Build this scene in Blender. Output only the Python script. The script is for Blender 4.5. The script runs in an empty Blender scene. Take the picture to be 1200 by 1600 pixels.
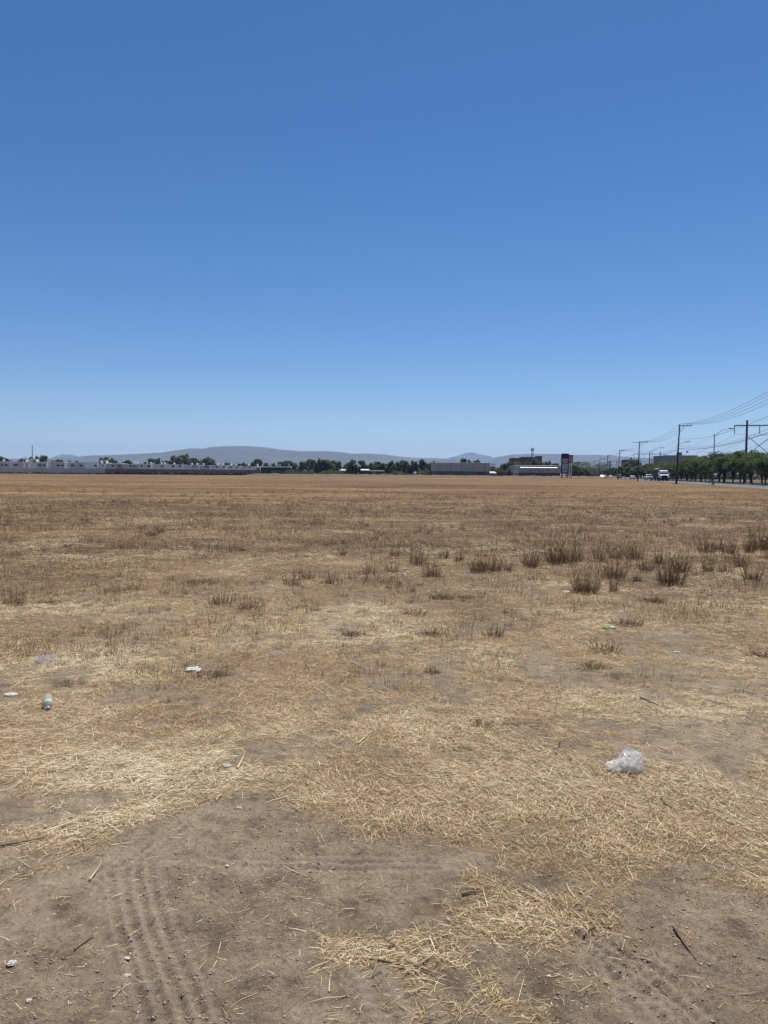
import bpy, bmesh, math, random
import numpy as np
from mathutils import Vector, Matrix, noise as mnoise
random.seed(7)
rng = np.random.default_rng(11)
S = bpy.context.scene
COL = S.collection
R = math.radians

# ------------------------------------------------------------------ camera
CAMZ = 1.5
PITCH = math.atan(60/1155.0)          # looking slightly down
ROLL = R(0.435)
F = 1155.0                            # focal length in photo pixels (1200 x 1600)
_f = Vector((0, math.cos(PITCH), -math.sin(PITCH)))
_r0 = Vector((1, 0, 0)); _u0 = Vector((0, math.sin(PITCH), math.cos(PITCH)))
_r = _r0*math.cos(ROLL) + _u0*math.sin(ROLL)
_u = _u0*math.cos(ROLL) - _r0*math.sin(ROLL)
cd = bpy.data.cameras.new('camera'); cam = bpy.data.objects.new('camera', cd); COL.objects.link(cam)
cam.matrix_world = Matrix(((_r.x, _u.x, -_f.x, 0), (_r.y, _u.y, -_f.y, 0), (_r.z, _u.z, -_f.z, CAMZ), (0, 0, 0, 1)))
cd.sensor_fit = 'VERTICAL'; cd.sensor_height = 36; cd.lens = 36*F/1600
cd.clip_start = 0.05; cd.clip_end = 60000
S.camera = cam

# ------------------------------------------------------------------ light
SUN_EL, SUN_AZ = 64.0, 20.0           # degrees; azimuth from +Y towards +X
w = bpy.data.worlds.new('World'); S.world = w; w.use_nodes = True
nt = w.node_tree; nt.nodes.clear()
sky = nt.nodes.new('ShaderNodeTexSky'); sky.sky_type = 'NISHITA'; sky.sun_disc = False
sky.sun_elevation = R(SUN_EL); sky.sun_rotation = R(SUN_AZ)
sky.altitude = 1900; sky.air_density = 1.0; sky.dust_density = 0.35; sky.ozone_density = 2.6
hs = nt.nodes.new('ShaderNodeHueSaturation'); hs.inputs['Hue'].default_value = .5035; hs.inputs['Saturation'].default_value = 1.30; hs.inputs['Value'].default_value = 1.0
bg = nt.nodes.new('ShaderNodeBackground'); bg.inputs[1].default_value = 0.080
wo = nt.nodes.new('ShaderNodeOutputWorld')
nt.links.new(sky.outputs[0], hs.inputs['Color']); nt.links.new(hs.outputs[0], bg.inputs[0]); nt.links.new(bg.outputs[0], wo.inputs[0])
sd = bpy.data.lights.new('sun', 'SUN'); sd.energy = 4.7; sd.angle = R(0.53); sd.color = (1, .955, .89)
sun = bpy.data.objects.new('sun', sd); COL.objects.link(sun); sun.location = (0, 0, 30)
_sd = Vector((math.sin(R(SUN_AZ))*math.cos(R(SUN_EL)), math.cos(R(SUN_AZ))*math.cos(R(SUN_EL)), math.sin(R(SUN_EL))))
sun.rotation_euler = _sd.to_track_quat('Z', 'Y').to_euler()
S.view_settings.view_transform = 'Standard'; S.view_settings.look = 'None'
S.view_settings.exposure = 0.32; S.view_settings.gamma = 1.0; S.view_settings.use_curve_mapping = False
cy = S.cycles
cy.max_bounces = 8; cy.diffuse_bounces = 3; cy.glossy_bounces = 3; cy.transmission_bounces = 6; cy.transparent_max_bounces = 24; cy.volume_bounces = 1
cy.use_denoising = True; cy.denoising_prefilter = "ACCURATE"; cy.denoising_input_passes = "RGB_ALBEDO_NORMAL"
cy.use_fast_gi = False

# ------------------------------------------------------------------ helpers
def ray(px, py):
    return _f*F + _r*(px-600) - _u*(py-800)
def at(px, py, Y):                    # world point seen at photo pixel (px, py) at distance Y
    d = ray(px, py); return Vector((0, 0, CAMZ)) + d*(Y/d.y)
def ground(px, py, z=0.0):
    d = ray(px, py); return Vector((0, 0, CAMZ)) + d*((CAMZ-z)/-d.z)
def smooth(a, b, x):
    t = np.clip((x-a)/(b-a), 0, 1); return t*t*(3-2*t)
_T = np.random.default_rng(5).random((256, 256))
def vnoise(x, y):
    x = np.asarray(x, float); y = np.asarray(y, float)
    xi = np.floor(x).astype(int); yi = np.floor(y).astype(int)
    fx = x-xi; fy = y-yi; fx = fx*fx*(3-2*fx); fy = fy*fy*(3-2*fy)
    a = _T[xi & 255, yi & 255]; b = _T[(xi+1) & 255, yi & 255]; c = _T[xi & 255, (yi+1) & 255]; d = _T[(xi+1) & 255, (yi+1) & 255]
    return (a*(1-fx)+b*fx)*(1-fy) + (c*(1-fx)+d*fx)*fy
def fbm(x, y, o=4):
    s = 0; amp = 1; tot = 0
    for k in range(o):
        s = s + amp*vnoise(x*2**k+17.3*k, y*2**k+9.1*k); tot += amp; amp *= .5
    return s/tot                       # 0..1, mean .5

def mat(name, col, rough=.8, metal=0, noise=0, nscale=5, spec=.3, bump=0, col2=None, **kw):
    m = bpy.data.materials.new(name); m.use_nodes = True; t = m.node_tree
    b = t.nodes['Principled BSDF']; b.inputs['Roughness'].default_value = rough; b.inputs['Metallic'].default_value = metal
    b.inputs['Specular IOR Level'].default_value = spec
    b.inputs['Base Color'].default_value = (*col, 1)
    if noise or col2:
        tc = t.nodes.new('ShaderNodeTexCoord'); n = t.nodes.new('ShaderNodeTexNoise'); n.inputs['Scale'].default_value = nscale
        n.inputs['Detail'].default_value = 6; n.inputs['Roughness'].default_value = .65
        t.links.new(tc.outputs['Object'], n.inputs['Vector'])
        rp = t.nodes.new('ShaderNodeValToRGB'); rp.color_ramp.elements[0].position = .3; rp.color_ramp.elements[1].position = .7
        c2 = col2 or tuple(c*(1-noise) for c in col)
        rp.color_ramp.elements[0].color = (*c2, 1); rp.color_ramp.elements[1].color = (*[min(1, c*(1+noise*.3)) for c in col], 1)
        t.links.new(n.outputs['Fac'], rp.inputs[0]); t.links.new(rp.outputs[0], b.inputs['Base Color'])
        if bump:
            bp = t.nodes.new('ShaderNodeBump'); bp.inputs['Strength'].default_value = bump; bp.inputs['Distance'].default_value = .02
            t.links.new(n.outputs['Fac'], bp.inputs['Height']); t.links.new(bp.outputs[0], b.inputs['Normal'])
    return m
def ramp_mat(name, stops, attr='tint', rough=.75, transl=0, noisescale=0):
    m = bpy.data.materials.new(name); m.use_nodes = True; t = m.node_tree; b = t.nodes['Principled BSDF']
    a = t.nodes.new('ShaderNodeAttribute'); a.attribute_name = attr
    rp = t.nodes.new('ShaderNodeValToRGB'); e = rp.color_ramp.elements
    e[0].position, e[0].color = stops[0][0], (*stops[0][1], 1); e[1].position, e[1].color = stops[-1][0], (*stops[-1][1], 1)
    for p, c in stops[1:-1]:
        q = e.new(p); q.color = (*c, 1)
    t.links.new(a.outputs['Fac'], rp.inputs[0]); t.links.new(rp.outputs[0], b.inputs['Base Color'])
    b.inputs['Roughness'].default_value = rough; b.inputs['Specular IOR Level'].default_value = .25
    if transl:
        tr = t.nodes.new('ShaderNodeBsdfTranslucent'); mx = t.nodes.new('ShaderNodeMixShader'); mx.inputs[0].default_value = transl
        t.links.new(rp.outputs[0], tr.inputs[0]); t.links.new(b.outputs[0], mx.inputs[1]); t.links.new(tr.outputs[0], mx.inputs[2])
        t.links.new(mx.outputs[0], t.nodes['Material Output'].inputs[0])
    return m

def tag(o, label=None, cat=None, group=None, kind=None):
    if label: o['label'] = label
    if cat: o['category'] = cat
    if group: o['group'] = group
    if kind: o['kind'] = kind
    return o
def empty(name, loc=(0, 0, 0), rz=0):
    o = bpy.data.objects.new(name, None); COL.objects.link(o); o.location = loc; o.rotation_euler = (0, 0, rz); o.empty_display_size = .3
    return o
def np_mesh(name, V, loops, counts, m, parent=None, attrs=None, smooth_=False):
    me = bpy.data.meshes.new(name); V = np.asarray(V, np.float32)
    me.vertices.add(len(V)); me.vertices.foreach_set('co', V.ravel())
    loops = np.asarray(loops, np.int32); counts = np.asarray(counts, np.int32)
    me.loops.add(len(loops)); me.loops.foreach_set('vertex_index', loops)
    me.polygons.add(len(counts)); st = np.zeros(len(counts), np.int32); st[1:] = np.cumsum(counts)[:-1]
    me.polygons.foreach_set('loop_start', st); me.polygons.foreach_set('loop_total', counts)
    if smooth_: me.polygons.foreach_set('use_smooth', np.ones(len(counts), bool))
    me.update(calc_edges=True)
    for k, a in (attrs or {}).items():
        at_ = me.attributes.new(k, 'FLOAT', 'POINT'); at_.data.foreach_set('value', np.asarray(a, np.float32))
    if m: me.materials.append(m)
    o = bpy.data.objects.new(name, me); COL.objects.link(o)
    if parent: o.parent = parent
    return o
class MB:                             # collects shapes into ONE mesh
    def __init__(s): s.v = []; s.f = []
    def add(s, vs, fs):
        b = len(s.v); s.v += [tuple(v) for v in vs]; s.f += [tuple(i+b for i in f) for f in fs]
    def box(s, x0, x1, y0, y1, z0, z1):
        s.add([(x0,y0,z0),(x1,y0,z0),(x1,y1,z0),(x0,y1,z0),(x0,y0,z1),(x1,y0,z1),(x1,y1,z1),(x0,y1,z1)],
              [(0,3,2,1),(4,5,6,7),(0,1,5,4),(1,2,6,5),(2,3,7,6),(3,0,4,7)])
    def prism(s, poly, x0, x1, axis='x'):   # poly in (y,z) swept in x
        n = len(poly)
        a = [(x0, p[0], p[1]) if axis == 'x' else (p[0], x0, p[1]) for p in poly]
        b = [(x1, p[0], p[1]) if axis == 'x' else (p[0], x1, p[1]) for p in poly]
        s.add(a+b, [tuple(range(n))[::-1], tuple(range(n, 2*n))]+[(i, (i+1) % n, (i+1) % n+n, i+n) for i in range(n)])
    def tube(s, pts, rad, n=6, cap=True):
        pts = [Vector(p) for p in pts]
        if not hasattr(rad, '__len__'): rad = [rad]*len(pts)
        vs = []; fs = []
        for i, p in enumerate(pts):
            t = (pts[min(i+1, len(pts)-1)]-pts[max(i-1, 0)]).normalized()
            a = t.cross(Vector((0, 0, 1)) if abs(t.z) < .9 else Vector((1, 0, 0))).normalized(); b = t.cross(a)
            for k in range(n):
                q = 2*math.pi*k/n; vs.append(p+(a*math.cos(q)+b*math.sin(q))*rad[i])
        for i in range(len(pts)-1):
            for k in range(n):
                fs.append((i*n+k, i*n+(k+1) % n, (i+1)*n+(k+1) % n, (i+1)*n+k))
        if cap: fs += [tuple(range(n)), tuple(range((len(pts)-1)*n, len(pts)*n))[::-1]]
        s.add(vs, fs)
    def lathe(s, prof, c=(0, 0, 0), n=16):   # prof list of (r, z)
        vs = []; fs = []
        for r_, z in prof:
            for k in range(n):
                q = 2*math.pi*k/n; vs.append((c[0]+r_*math.cos(q), c[1]+r_*math.sin(q), c[2]+z))
        m_ = len(prof)
        for i in range(m_-1):
            for k in range(n): fs.append((i*n+k, i*n+(k+1) % n, (i+1)*n+(k+1) % n, (i+1)*n+k))
        fs += [tuple(range(n))[::-1], tuple(range((m_-1)*n, m_*n))]
        s.add(vs, fs)
    def build(s, name, m, parent=None, smooth_=False):
        me = bpy.data.meshes.new(name); me.from_pydata(s.v, [], s.f); me.update()
        if m: me.materials.append(m)
        if smooth_: me.polygons.foreach_set('use_smooth', [True]*len(me.polygons))
        o = bpy.data.objects.new(name, me); COL.objects.link(o)
        if parent: o.parent = parent
        return o
_ch = {}
def copy_tree(o, kids=None, parent=None):
    c = o.copy(); COL.objects.link(c)
    if parent: c.parent = parent
    for ch in list(o.children): copy_tree(ch, None, c)
    return c
ORD = ['leftmost', 'second', 'third', 'fourth', 'fifth', 'sixth', 'seventh', 'eighth', 'ninth', 'tenth', 'eleventh', 'twelfth', 'thirteenth', 'fourteenth', 'fifteenth', 'sixteenth', 'seventeenth', 'eighteenth', 'nineteenth', 'twentieth']
def nth(i):
    if i == 0: return 'leftmost'
    if i < 20: return ORD[i]+' from the left'
    tens = {2: 'twenty', 3: 'thirty', 4: 'forty', 5: 'fifty', 6: 'sixty', 7: 'seventy', 8: 'eighty'}[(i+1)//10]
    u = ['', 'first', 'second', 'third', 'fourth', 'fifth', 'sixth', 'seventh', 'eighth', 'ninth'][(i+1) % 10]
    if not u: return tens[:-1]+'ieth from the left'
    return tens+'-'+u+' from the left'

# ------------------------------------------------------------------ ground shape
SL = 0.238                             # the road runs off along (SL, 1)
def off(x, y): return x - SL*y
def blobs(lst):
    out = []
    for cx, cy_, rx, ry, wt, sh in lst:
        c = ground(cx, cy_); a = ground(cx+rx, cy_); b = ground(cx, cy_-ry); c2 = ground(cx, cy_+ry)
        out.append((c.x, c.y, abs(a.x-c.x), max(.02, (b.y-c2.y)/2), wt, sh))
    return out
# straw (+) and bare (-) patches, measured once on the photo and laid out on the ground in metres (last number: shear)
PATCH = blobs([
    (790, 1250, 300, 70, .9, 0), (1000, 1315, 170, 42, .75, 0), (590, 1250, 110, 45, .55, 0), (1130, 1270, 110, 60, .5, 0),
    (590, 1482, 125, 36, .62, 0), (805, 1432, 95, 44, .8, 0), (1185, 1385, 70, 26, .5, 0), (950, 1400, 90, 14, .2, 0),
    (190, 1285, 125, 26, .75, .5), (100, 1225, 60, 22, .4, 0), (180, 1200, 200, 40, .35, 0), (60, 1400, 60, 20, .15, 0), (1050, 1465, 70, 25, .22, 0),
    (700, 1520, 80, 40, .15, 0), (400, 1090, 420, 90, .25, 0), (880, 1120, 330, 60, .25, 0), (470, 1080, 60, 20, .2, 0),
    (440, 1225, 60, 12, .3, 0), (740, 1270, 100, 30, .3, 0), (640, 1150, 160, 40, .25, 0), (960, 1100, 120, 22, .3, 0),
    (380, 1285, 150, 50, -.45, 0), (480, 1335, 190, 60, -.45, 0), (90, 1250, 80, 30, -.35, 0), (330, 1500, 160, 120, -.6, 0), (60, 1500, 160, 130, -.5, 0),
    (850, 1290, 50, 16, -.8, 0), (590, 1105, 70, 16, -.75, .9), (500, 1145, 80, 14, -.7, 1.0), (410, 1185, 80, 14, -.6, 1.0), (745, 1085, 60, 16, -.5, 0),
    (870, 1045, 60, 22, -.75, 0), (985, 1065, 80, 22, -.65, 0), (1130, 1160, 110, 26, -.6, 0), (1020, 1245, 50, 12, -.3, 0),
    (1000, 1312, 70, 10, -.45, -.6), (700, 1340, 110, 18, -.35, 0), (850, 1385, 40, 26, -.4, 0), (1080, 1350, 60, 18, -.4, 0), (260, 1130, 90, 20, -.35, 0),
    (215, 1085, 60, 16, -.4, 0), (620, 1210, 90, 12, -.3, 0), (1150, 1030, 60, 14, -.4, 0), (700, 1190, 70, 9, -.4, .4), (1160, 1090, 60, 20, -.35, 0), (380, 1150, 60, 14, -.3, 0),
    (900, 1170, 40, 10, -.4, 0), (1040, 1130, 60, 9, -.3, 0)])
def cover(x, y):                       # 0 bare soil .. 1 thick straw
    r = np.hypot(x, y)
    base = .10 + .41*smooth(2.95, 3.75, y+.25*(fbm(x*1.1, y*1.1, 3)-.5)) + .16*smooth(5, 10, r)
    for cx, cy_, rx, ry, wt, sh in PATCH:
        dx = x-cx-sh*0*(y-cy_); dy = y-cy_-sh*(x-cx)
        q = (dx/rx)**2 + (dy/ry)**2
        base = base + wt*np.exp(-q*1.1)
    n = fbm(x*2.3+3, y*2.3+8, 6)-.5; n = n+.95*(fbm(x*9, y*9, 4)-.5)
    n2 = fbm(x*.55+30, y*.55+1, 3)-.5
    return np.clip(base + (1.1+1.1*smooth(3.2, 4.4, r))*n + .5*n2*smooth(3, 6, r), 0, 1)
TR = [((330, 1338), (660, 1352), .05, 3), ((930, 1430), (1100, 1620), .07, 4), ((215, 1352), (262, 1600), .10, 6), ((600, 1480), (640, 1620), .09, 3), ((830, 1385), (1010, 1520), .06, 3), ((985, 1500), (1030, 1620), .07, 3), ((130, 1390), (330, 1260), .05, 3)]
TRW = [(ground(*a), ground(*b), wd, n) for a, b, wd, n in TR]
def trackmask(x, y):
    m = x*0.
    for a, b, wd, n in TRW:
        d = (b-a); L = d.length; dx, dy = d.x/L, d.y/L
        t = ((x-a.x)*dx+(y-a.y)*dy)/L; q = (x-a.x)*-dy+(y-a.y)*dx + .03*np.sin(t*3.1+1)
        m = np.maximum(m, smooth(-.1, .1, t)*(1-smooth(1.0, 1.2, t))*np.exp(-(q/(wd*1.3))**4)*(.55+.45*np.cos(q/wd*math.pi*n*.72)))
    return m
def height(x, y):
    x = np.asarray(x, float); y = np.asarray(y, float)
    r = np.hypot(x, y)
    near = 1-smooth(9, 28, r)
    h = .055*(fbm(x*.16, y*.16, 3)-.5)*2*smooth(2, 9, r)*(1-smooth(45, 110, r))
    h = h + .035*(fbm(x*.9, y*.9, 4)-.5) + near*(.022*(fbm(x*4.3, y*4.3, 4)-.5) + (.008+.014*vnoise(x*1.7+4, y*1.7))*(fbm(x*19, y*19, 5)-.5))
    for a, b, wd, n in TRW:
        d = (b-a); L = d.length; dx, dy = d.x/L, d.y/L
        t = ((x-a.x)*dx+(y-a.y)*dy)/L; s = (x-a.x)*-dy+(y-a.y)*dx
        s = s + .03*np.sin(t*3.1+1)
        inside = smooth(-.08, .05, t)*(1-smooth(1.0, 1.2, t))*np.exp(-(s/(wd*1.25))**4)
        h = h + inside*(-.006 + .0042*np.cos(s/wd*math.pi*n*.72)*(.35+1.2*vnoise(x*6, y*6)) + .0026*np.cos(t*L*175+np.sign(s)*1.5))
    flat = 1-smooth(13, 21, off(x, y))
    return h*flat
def H(x, y): return float(height(np.array([x]), np.array([y]))[0])

# ------------------------------------------------------------------ ground sheet
r1 = np.exp(np.linspace(math.log(.35), math.log(1.5), 40, endpoint=False))
r2 = np.exp(np.linspace(math.log(1.5), math.log(9), 470, endpoint=False))
r3 = np.exp(np.linspace(math.log(9), math.log(60), 190, endpoint=False))
r4 = np.exp(np.linspace(math.log(60), math.log(15500), 110))
rr = np.concatenate([r1, r2, r3, r4])
a1 = np.linspace(-36, 36, 620); a2 = np.linspace(36, 324, 100)[1:-1]
aa = np.radians(np.concatenate([a1, a2])); NR, NA = len(rr), len(aa)
GX = (rr[:, None]*np.sin(aa)[None]).ravel(); GY = (rr[:, None]*np.cos(aa)[None]).ravel()
GZ = height(GX, GY)
i = np.arange(NR-1)[:, None]*NA; j = np.arange(NA)[None]; jn = (j+1) % NA
q = np.stack([i+j, i+jn, i+NA+jn, i+NA+j], -1).reshape(-1, 4)[:, ::-1]
V = np.concatenate([np.stack([GX, GY, GZ], -1), [[0, 0, 0]]])
fan = np.stack([np.full(NA, NR*NA), (np.arange(NA)+1) % NA, np.arange(NA)], -1)[:, ::-1]
CV = np.concatenate([cover(GX, GY), [0]])
gm = bpy.data.materials.new('field_soil'); gm.use_nodes = True
def build_ground_material(m):
    t = m.node_tree; b = t.nodes['Principled BSDF']; b.inputs['Roughness'].default_value = .95; b.inputs['Specular IOR Level'].default_value = .1
    N = t.nodes.new; L = t.links.new
    geo = N('ShaderNodeNewGeometry'); at_ = N('ShaderNodeAttribute'); at_.attribute_name = 'cover'
    def noise(sc, det=6, rough=.6, vec=None, dist=0):
        n = N('ShaderNodeTexNoise'); n.inputs['Scale'].default_value = sc; n.inputs['Detail'].default_value = det; n.inputs['Roughness'].default_value = rough
        n.inputs['Distortion'].default_value = dist
        L(vec or geo.outputs['Position'], n.inputs['Vector']); return n.outputs['Fac']
    def ramp(x, *st):
        r_ = N('ShaderNodeValToRGB'); e = r_.color_ramp.elements
        e[0].position, e[0].color = st[0][0], (*st[0][1], 1); e[1].position, e[1].color = st[-1][0], (*st[-1][1], 1)
        for p, c in st[1:-1]: e.new(p).color = (*c, 1)
        L(x, r_.inputs[0]); return r_.outputs[0]
    def mp(x, a, b_, c=0, d=1):
        n = N('ShaderNodeMapRange'); L(x, n.inputs[0]); n.inputs[1].default_value = a; n.inputs[2].default_value = b_; n.inputs[3].default_value = c; n.inputs[4].default_value = d; return n.outputs[0]
    def mix(f, a, b_, mode='MIX'):
        n = N('ShaderNodeMix'); n.data_type = 'RGBA'; n.blend_type = mode
        if isinstance(f, float): n.inputs[0].default_value = f
        else: L(f, n.inputs[0])
        for k, v in ((6, a), (7, b_)):
            if isinstance(v, tuple): n.inputs[k].default_value = (*v, 1)
            else: L(v, n.inputs[k])
        return n.outputs[2]
    def mul(a, b_):
        n = N('ShaderNodeMath'); n.operation = 'MULTIPLY'
        for k, v in ((0, a), (1, b_)):
            if isinstance(v, float): n.inputs[k].default_value = v
            else: L(v, n.inputs[k])
        return n.outputs[0]
    def add(a, b_):
        n = N('ShaderNodeMath'); n.operation = 'ADD'
        for k, v in ((0, a), (1, b_)):
            if isinstance(v, float): n.inputs[k].default_value = v
            else: L(v, n.inputs[k])
        return n.outputs[0]
    ln = N('ShaderNodeVectorMath'); ln.operation = 'LENGTH'; L(geo.outputs['Position'], ln.inputs[0]); dist = ln.outputs['Value']
    big = noise(.9, 5, .6); mid = noise(7, 7, .7); fine = noise(55, 9, .85); grit = noise(260, 4, .8)
    soil = ramp(big, (.3, (.205, .155, .103)), (.5, (.270, .209, .143)), (.68, (.350, .275, .196)))
    soil = mix(1.0, soil, ramp(mid, (.34, (.58, .57, .56)), (.5, (1, 1, 1)), (.66, (1.28, 1.27, 1.25))), 'MULTIPLY')
    soil = mix(1.0, soil, ramp(fine, (.36, (.52, .51, .50)), (.5, (1, 1, 1)), (.7, (1.22, 1.2, 1.18))), 'MULTIPLY')
    ta = N('ShaderNodeAttribute'); ta.attribute_name = 'track'
    soil = mix(mp(ta.outputs['Fac'], 0, 1, 0, .75), soil, (.36, .285, .215))
    soil = mix(1.0, soil, ramp(grit, (.36, (.66, .65, .64)), (.5, (1, 1, 1)), (.66, (1.3, 1.29, 1.27))), 'MULTIPLY')
    # litter of chopped stalks, near
    st = N('ShaderNodeMapping'); st.inputs['Scale'].default_value = (70, 160, 70); st.inputs['Rotation'].default_value = (0, 0, .7); L(geo.outputs['Position'], st.inputs['Vector'])
    st2 = N('ShaderNodeMapping'); st2.inputs['Scale'].default_value = (150, 55, 70); st2.inputs['Rotation'].default_value = (0, 0, .5); L(geo.outputs['Position'], st2.inputs['Vector'])
    s1 = noise(1.0, 5, .7, st.outputs[0], .6); s2 = noise(1.0, 5, .7, st2.outputs[0], .6)
    lit1 = ramp(s1, (.36, (.10, .066, .040)), (.47, (.26, .175, .10)), (.60, (.52, .37, .20)), (.72, (.66, .51, .31)))
    lit2 = ramp(s2, (.36, (.11, .075, .045)), (.48, (.27, .19, .11)), (.62, (.47, .35, .19)))
    lit = mix(.5, lit1, lit2)
    cf = mp(add(at_.outputs['Fac'], mp(mid, .3, .7, -.22, .22)), .25, .62)
    near = mix(cf, soil, lit)
    # field beyond: mown stubble with rows
    mpn = N('ShaderNodeMapping'); mpn.inputs['Scale'].default_value = (.02, .16, .1); mpn.inputs['Rotation'].default_value = (0, 0, R(-5)); L(geo.outputs['Position'], mpn.inputs['Vector'])
    rows = noise(1.0, 8, .72, mpn.outputs[0], .4)
    mpn2 = N('ShaderNodeMapping'); mpn2.inputs['Scale'].default_value = (.10, .55, .1); mpn2.inputs['Rotation'].default_value = (0, 0, R(4)); L(geo.outputs['Position'], mpn2.inputs['Vector'])
    rows2 = noise(1.0, 8, .75, mpn2.outputs[0], .6)
    farc = ramp(rows, (.36, (.080, .052, .029)), (.46, (.135, .085, .044)), (.54, (.195, .120, .058)), (.66, (.32, .22, .115)))
    farc = mix(1.0, farc, ramp(rows2, (.36, (.60, .58, .56)), (.5, (1, 1, 1)), (.64, (1.55, 1.52, 1.42))), 'MULTIPLY')
    farc = mix(1.0, farc, ramp(noise(2.2, 8, .8), (.36, (.60, .58, .56)), (.5, (1, 1, 1)), (.66, (1.5, 1.46, 1.38))), 'MULTIPLY')
    midc = ramp(rows2, (.33, (.080, .051, .029)), (.46, (.125, .081, .045)), (.58, (.20, .132, .070)), (.70, (.33, .23, .125)))
    midc = mix(1.0, midc, ramp(noise(9, 8, .8), (.36, (.42, .40, .38)), (.5, (1, 1, 1)), (.66, (1.65, 1.62, 1.52))), 'MULTIPLY')
    midc = mix(1.0, midc, ramp(noise(30, 6, .85), (.37, (.45, .43, .41)), (.5, (1, 1, 1)), (.63, (1.7, 1.67, 1.58))), 'MULTIPLY')
    mr = mp(add(dist, mp(rows, .3, .7, -22.0, 22.0)), 16, 70)
    c = mix(mr, midc, farc)
    c = mix(mp(add(dist, mp(noise(.35, 4), .3, .7, -3.5, 3.5)), 7, 14), near, c)
    L(c, b.inputs['Base Color'])
    bp = N('ShaderNodeBump'); bp.inputs['Distance'].default_value = .014; bp.inputs['Strength'].default_value = .85
    hsum = add(mul(fine, 1.0), add(mul(grit, .25), mul(mul(s1, cf), .8)))
    L(hsum, bp.inputs['Height']); L(bp.outputs[0], b.inputs['Normal'])
build_ground_material(gm)
g = np_mesh('ground', V, np.concatenate([q.ravel(), fan.ravel()]), np.concatenate([np.full(len(q), 4), np.full(NA, 3)]), gm, attrs={'cover': CV, 'track': np.concatenate([trackmask(GX, GY)*(0.35+1.1*fbm(GX*5, GY*5, 3)), [0]])}, smooth_=True)
tag(g, kind='structure')

# ------------------------------------------------------------------ hills
hill_m = mat('dry_hill', (.10, .09, .058), .95, noise=.5, nscale=.0022, col2=(.045, .05, .03))
def hills(name, prof, Y, depth, seed):
    xs = np.linspace(prof[0][0], prof[-1][0], 150); ys = np.interp(xs, [p[0] for p in prof], [p[1] for p in prof])
    pts = [at(x, y, Y) for x, y in zip(xs, ys)]
    X = np.array([p.x for p in pts]); Z = np.array([max(p.z, 1) for p in pts])
    X = np.concatenate([[X[0]-Z[0]*2-10], X, [X[-1]+Z[-1]*2+10]]); Z = np.concatenate([[-3], Z, [-3]])
    ns = 46; s = np.linspace(-1, .75, ns)
    VV = []; 
    for k, sk in enumerate(s):
        yy = Y + sk*depth*(1 if sk < 0 else 1)
        bell = (1-abs(sk))**.9*(1+.25*(1-abs(sk))) / 1.25
        n = fbm(X/420+seed, np.full_like(X, yy/420), 5)-.5
        g2 = np.abs(fbm(X/900+seed*2, np.full_like(X, yy/2600+3), 4)-.5)*2
        z = Z*(bell*(1 - .0*n)) + Z*(n*.55 - g2*.45 + .1)*min(1, abs(sk)*4)*(1-abs(sk))*.9
        if sk <= -.999: z = z*0-3
        sx = X*yy/Y if sk < 0 else X
        VV.append(np.stack([X*(1+.0*sk), np.full_like(X, yy), z], -1))
    VV = np.concatenate(VV); n_ = len(X)
    i = np.arange(ns-1)[:, None]*n_; j = np.arange(n_-1)[None]
    q = np.stack([i+j, i+j+1, i+n_+j+1, i+n_+j], -1).reshape(-1, 4)
    o = np_mesh(name, VV, q.ravel(), np.full(len(q), 4), hill_m, smooth_=True); tag(o, kind='structure'); return o
hills('hills', [(-220, 722), (-100, 716), (0, 716), (60, 716.5), (110, 715.5), (140, 712), (170, 711), (210, 709), (250, 707), (275, 703), (300, 699.8), (322, 700.5), (345, 697), (380, 696.3), (410, 698), (440, 702), (470, 704), (510, 704.5), (535, 706.5), (550, 708.5), (575, 708), (600, 709.5), (625, 713), (650, 715), (700, 716.5), (730, 718), (760, 726), (790, 738)], 7600, 1500, 3)
hills('hills', [(735, 738), (760, 724), (775, 714), (800, 710), (830, 708.5), (870, 709), (900, 710.5), (935, 710), (960, 712), (985, 713.5), (1010, 716), (1030, 718), (1050, 720), (1100, 726), (1200, 731), (1300, 728), (1400, 735)], 8600, 1400, 21)
hills('distant_peak', [(640, 737), (690, 718), (712, 713), (727, 707.5), (738, 706), (750, 709.5), (765, 712), (780, 718), (820, 730), (860, 738)], 13200, 1100, 40)
hills('distant_ridge', [(40, 735), (85, 713), (97, 709.5), (112, 710), (126, 714.5), (145, 718), (180, 734)], 13400, 1100, 60)

# ------------------------------------------------------------------ road and median
asph = mat('asphalt', (.13, .128, .125), .85, noise=.25, nscale=.8, spec=.3)
kerb_m = mat('kerb_concrete', (.36, .34, .31), .9, noise=.3, nscale=2)
line_m = mat('road_paint', (.62, .61, .56), .7, noise=.3, nscale=4)
def strip(mb, o0, o1, y0, y1, z, z0=None, n=1):
    for k in range(n):
        a, b = y0+(y1-y0)*k/n, y0+(y1-y0)*(k+1)/n
        if z0 is None: mb.add([(o0+SL*a, a, z), (o1+SL*a, a, z), (o1+SL*b, b, z), (o0+SL*b, b, z)], [(0, 1, 2, 3)])
        else:
            mb.add([(o0+SL*a, a, z0), (o1+SL*a, a, z0), (o1+SL*b, b, z0), (o0+SL*b, b, z0), (o0+SL*a, a, z), (o1+SL*a, a, z), (o1+SL*b, b, z), (o0+SL*b, b, z)],
                   [(0, 3, 2, 1), (4, 5, 6, 7), (0, 1, 5, 4), (1, 2, 6, 5), (2, 3, 7, 6), (3, 0, 4, 7)])
for nm, o0, o1 in (('road', 24.2, 33.6), ('road', 43.0, 52.0)):
    b = MB(); strip(b, o0, o1, -120, 2600, .03, n=40); tag(b.build(nm, asph), kind='structure')
b = MB()
for o_ in (33.6, 42.8, 52.0): strip(b, o_, o_+.2, -120, 1500, .15, -.05, n=20)
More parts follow.
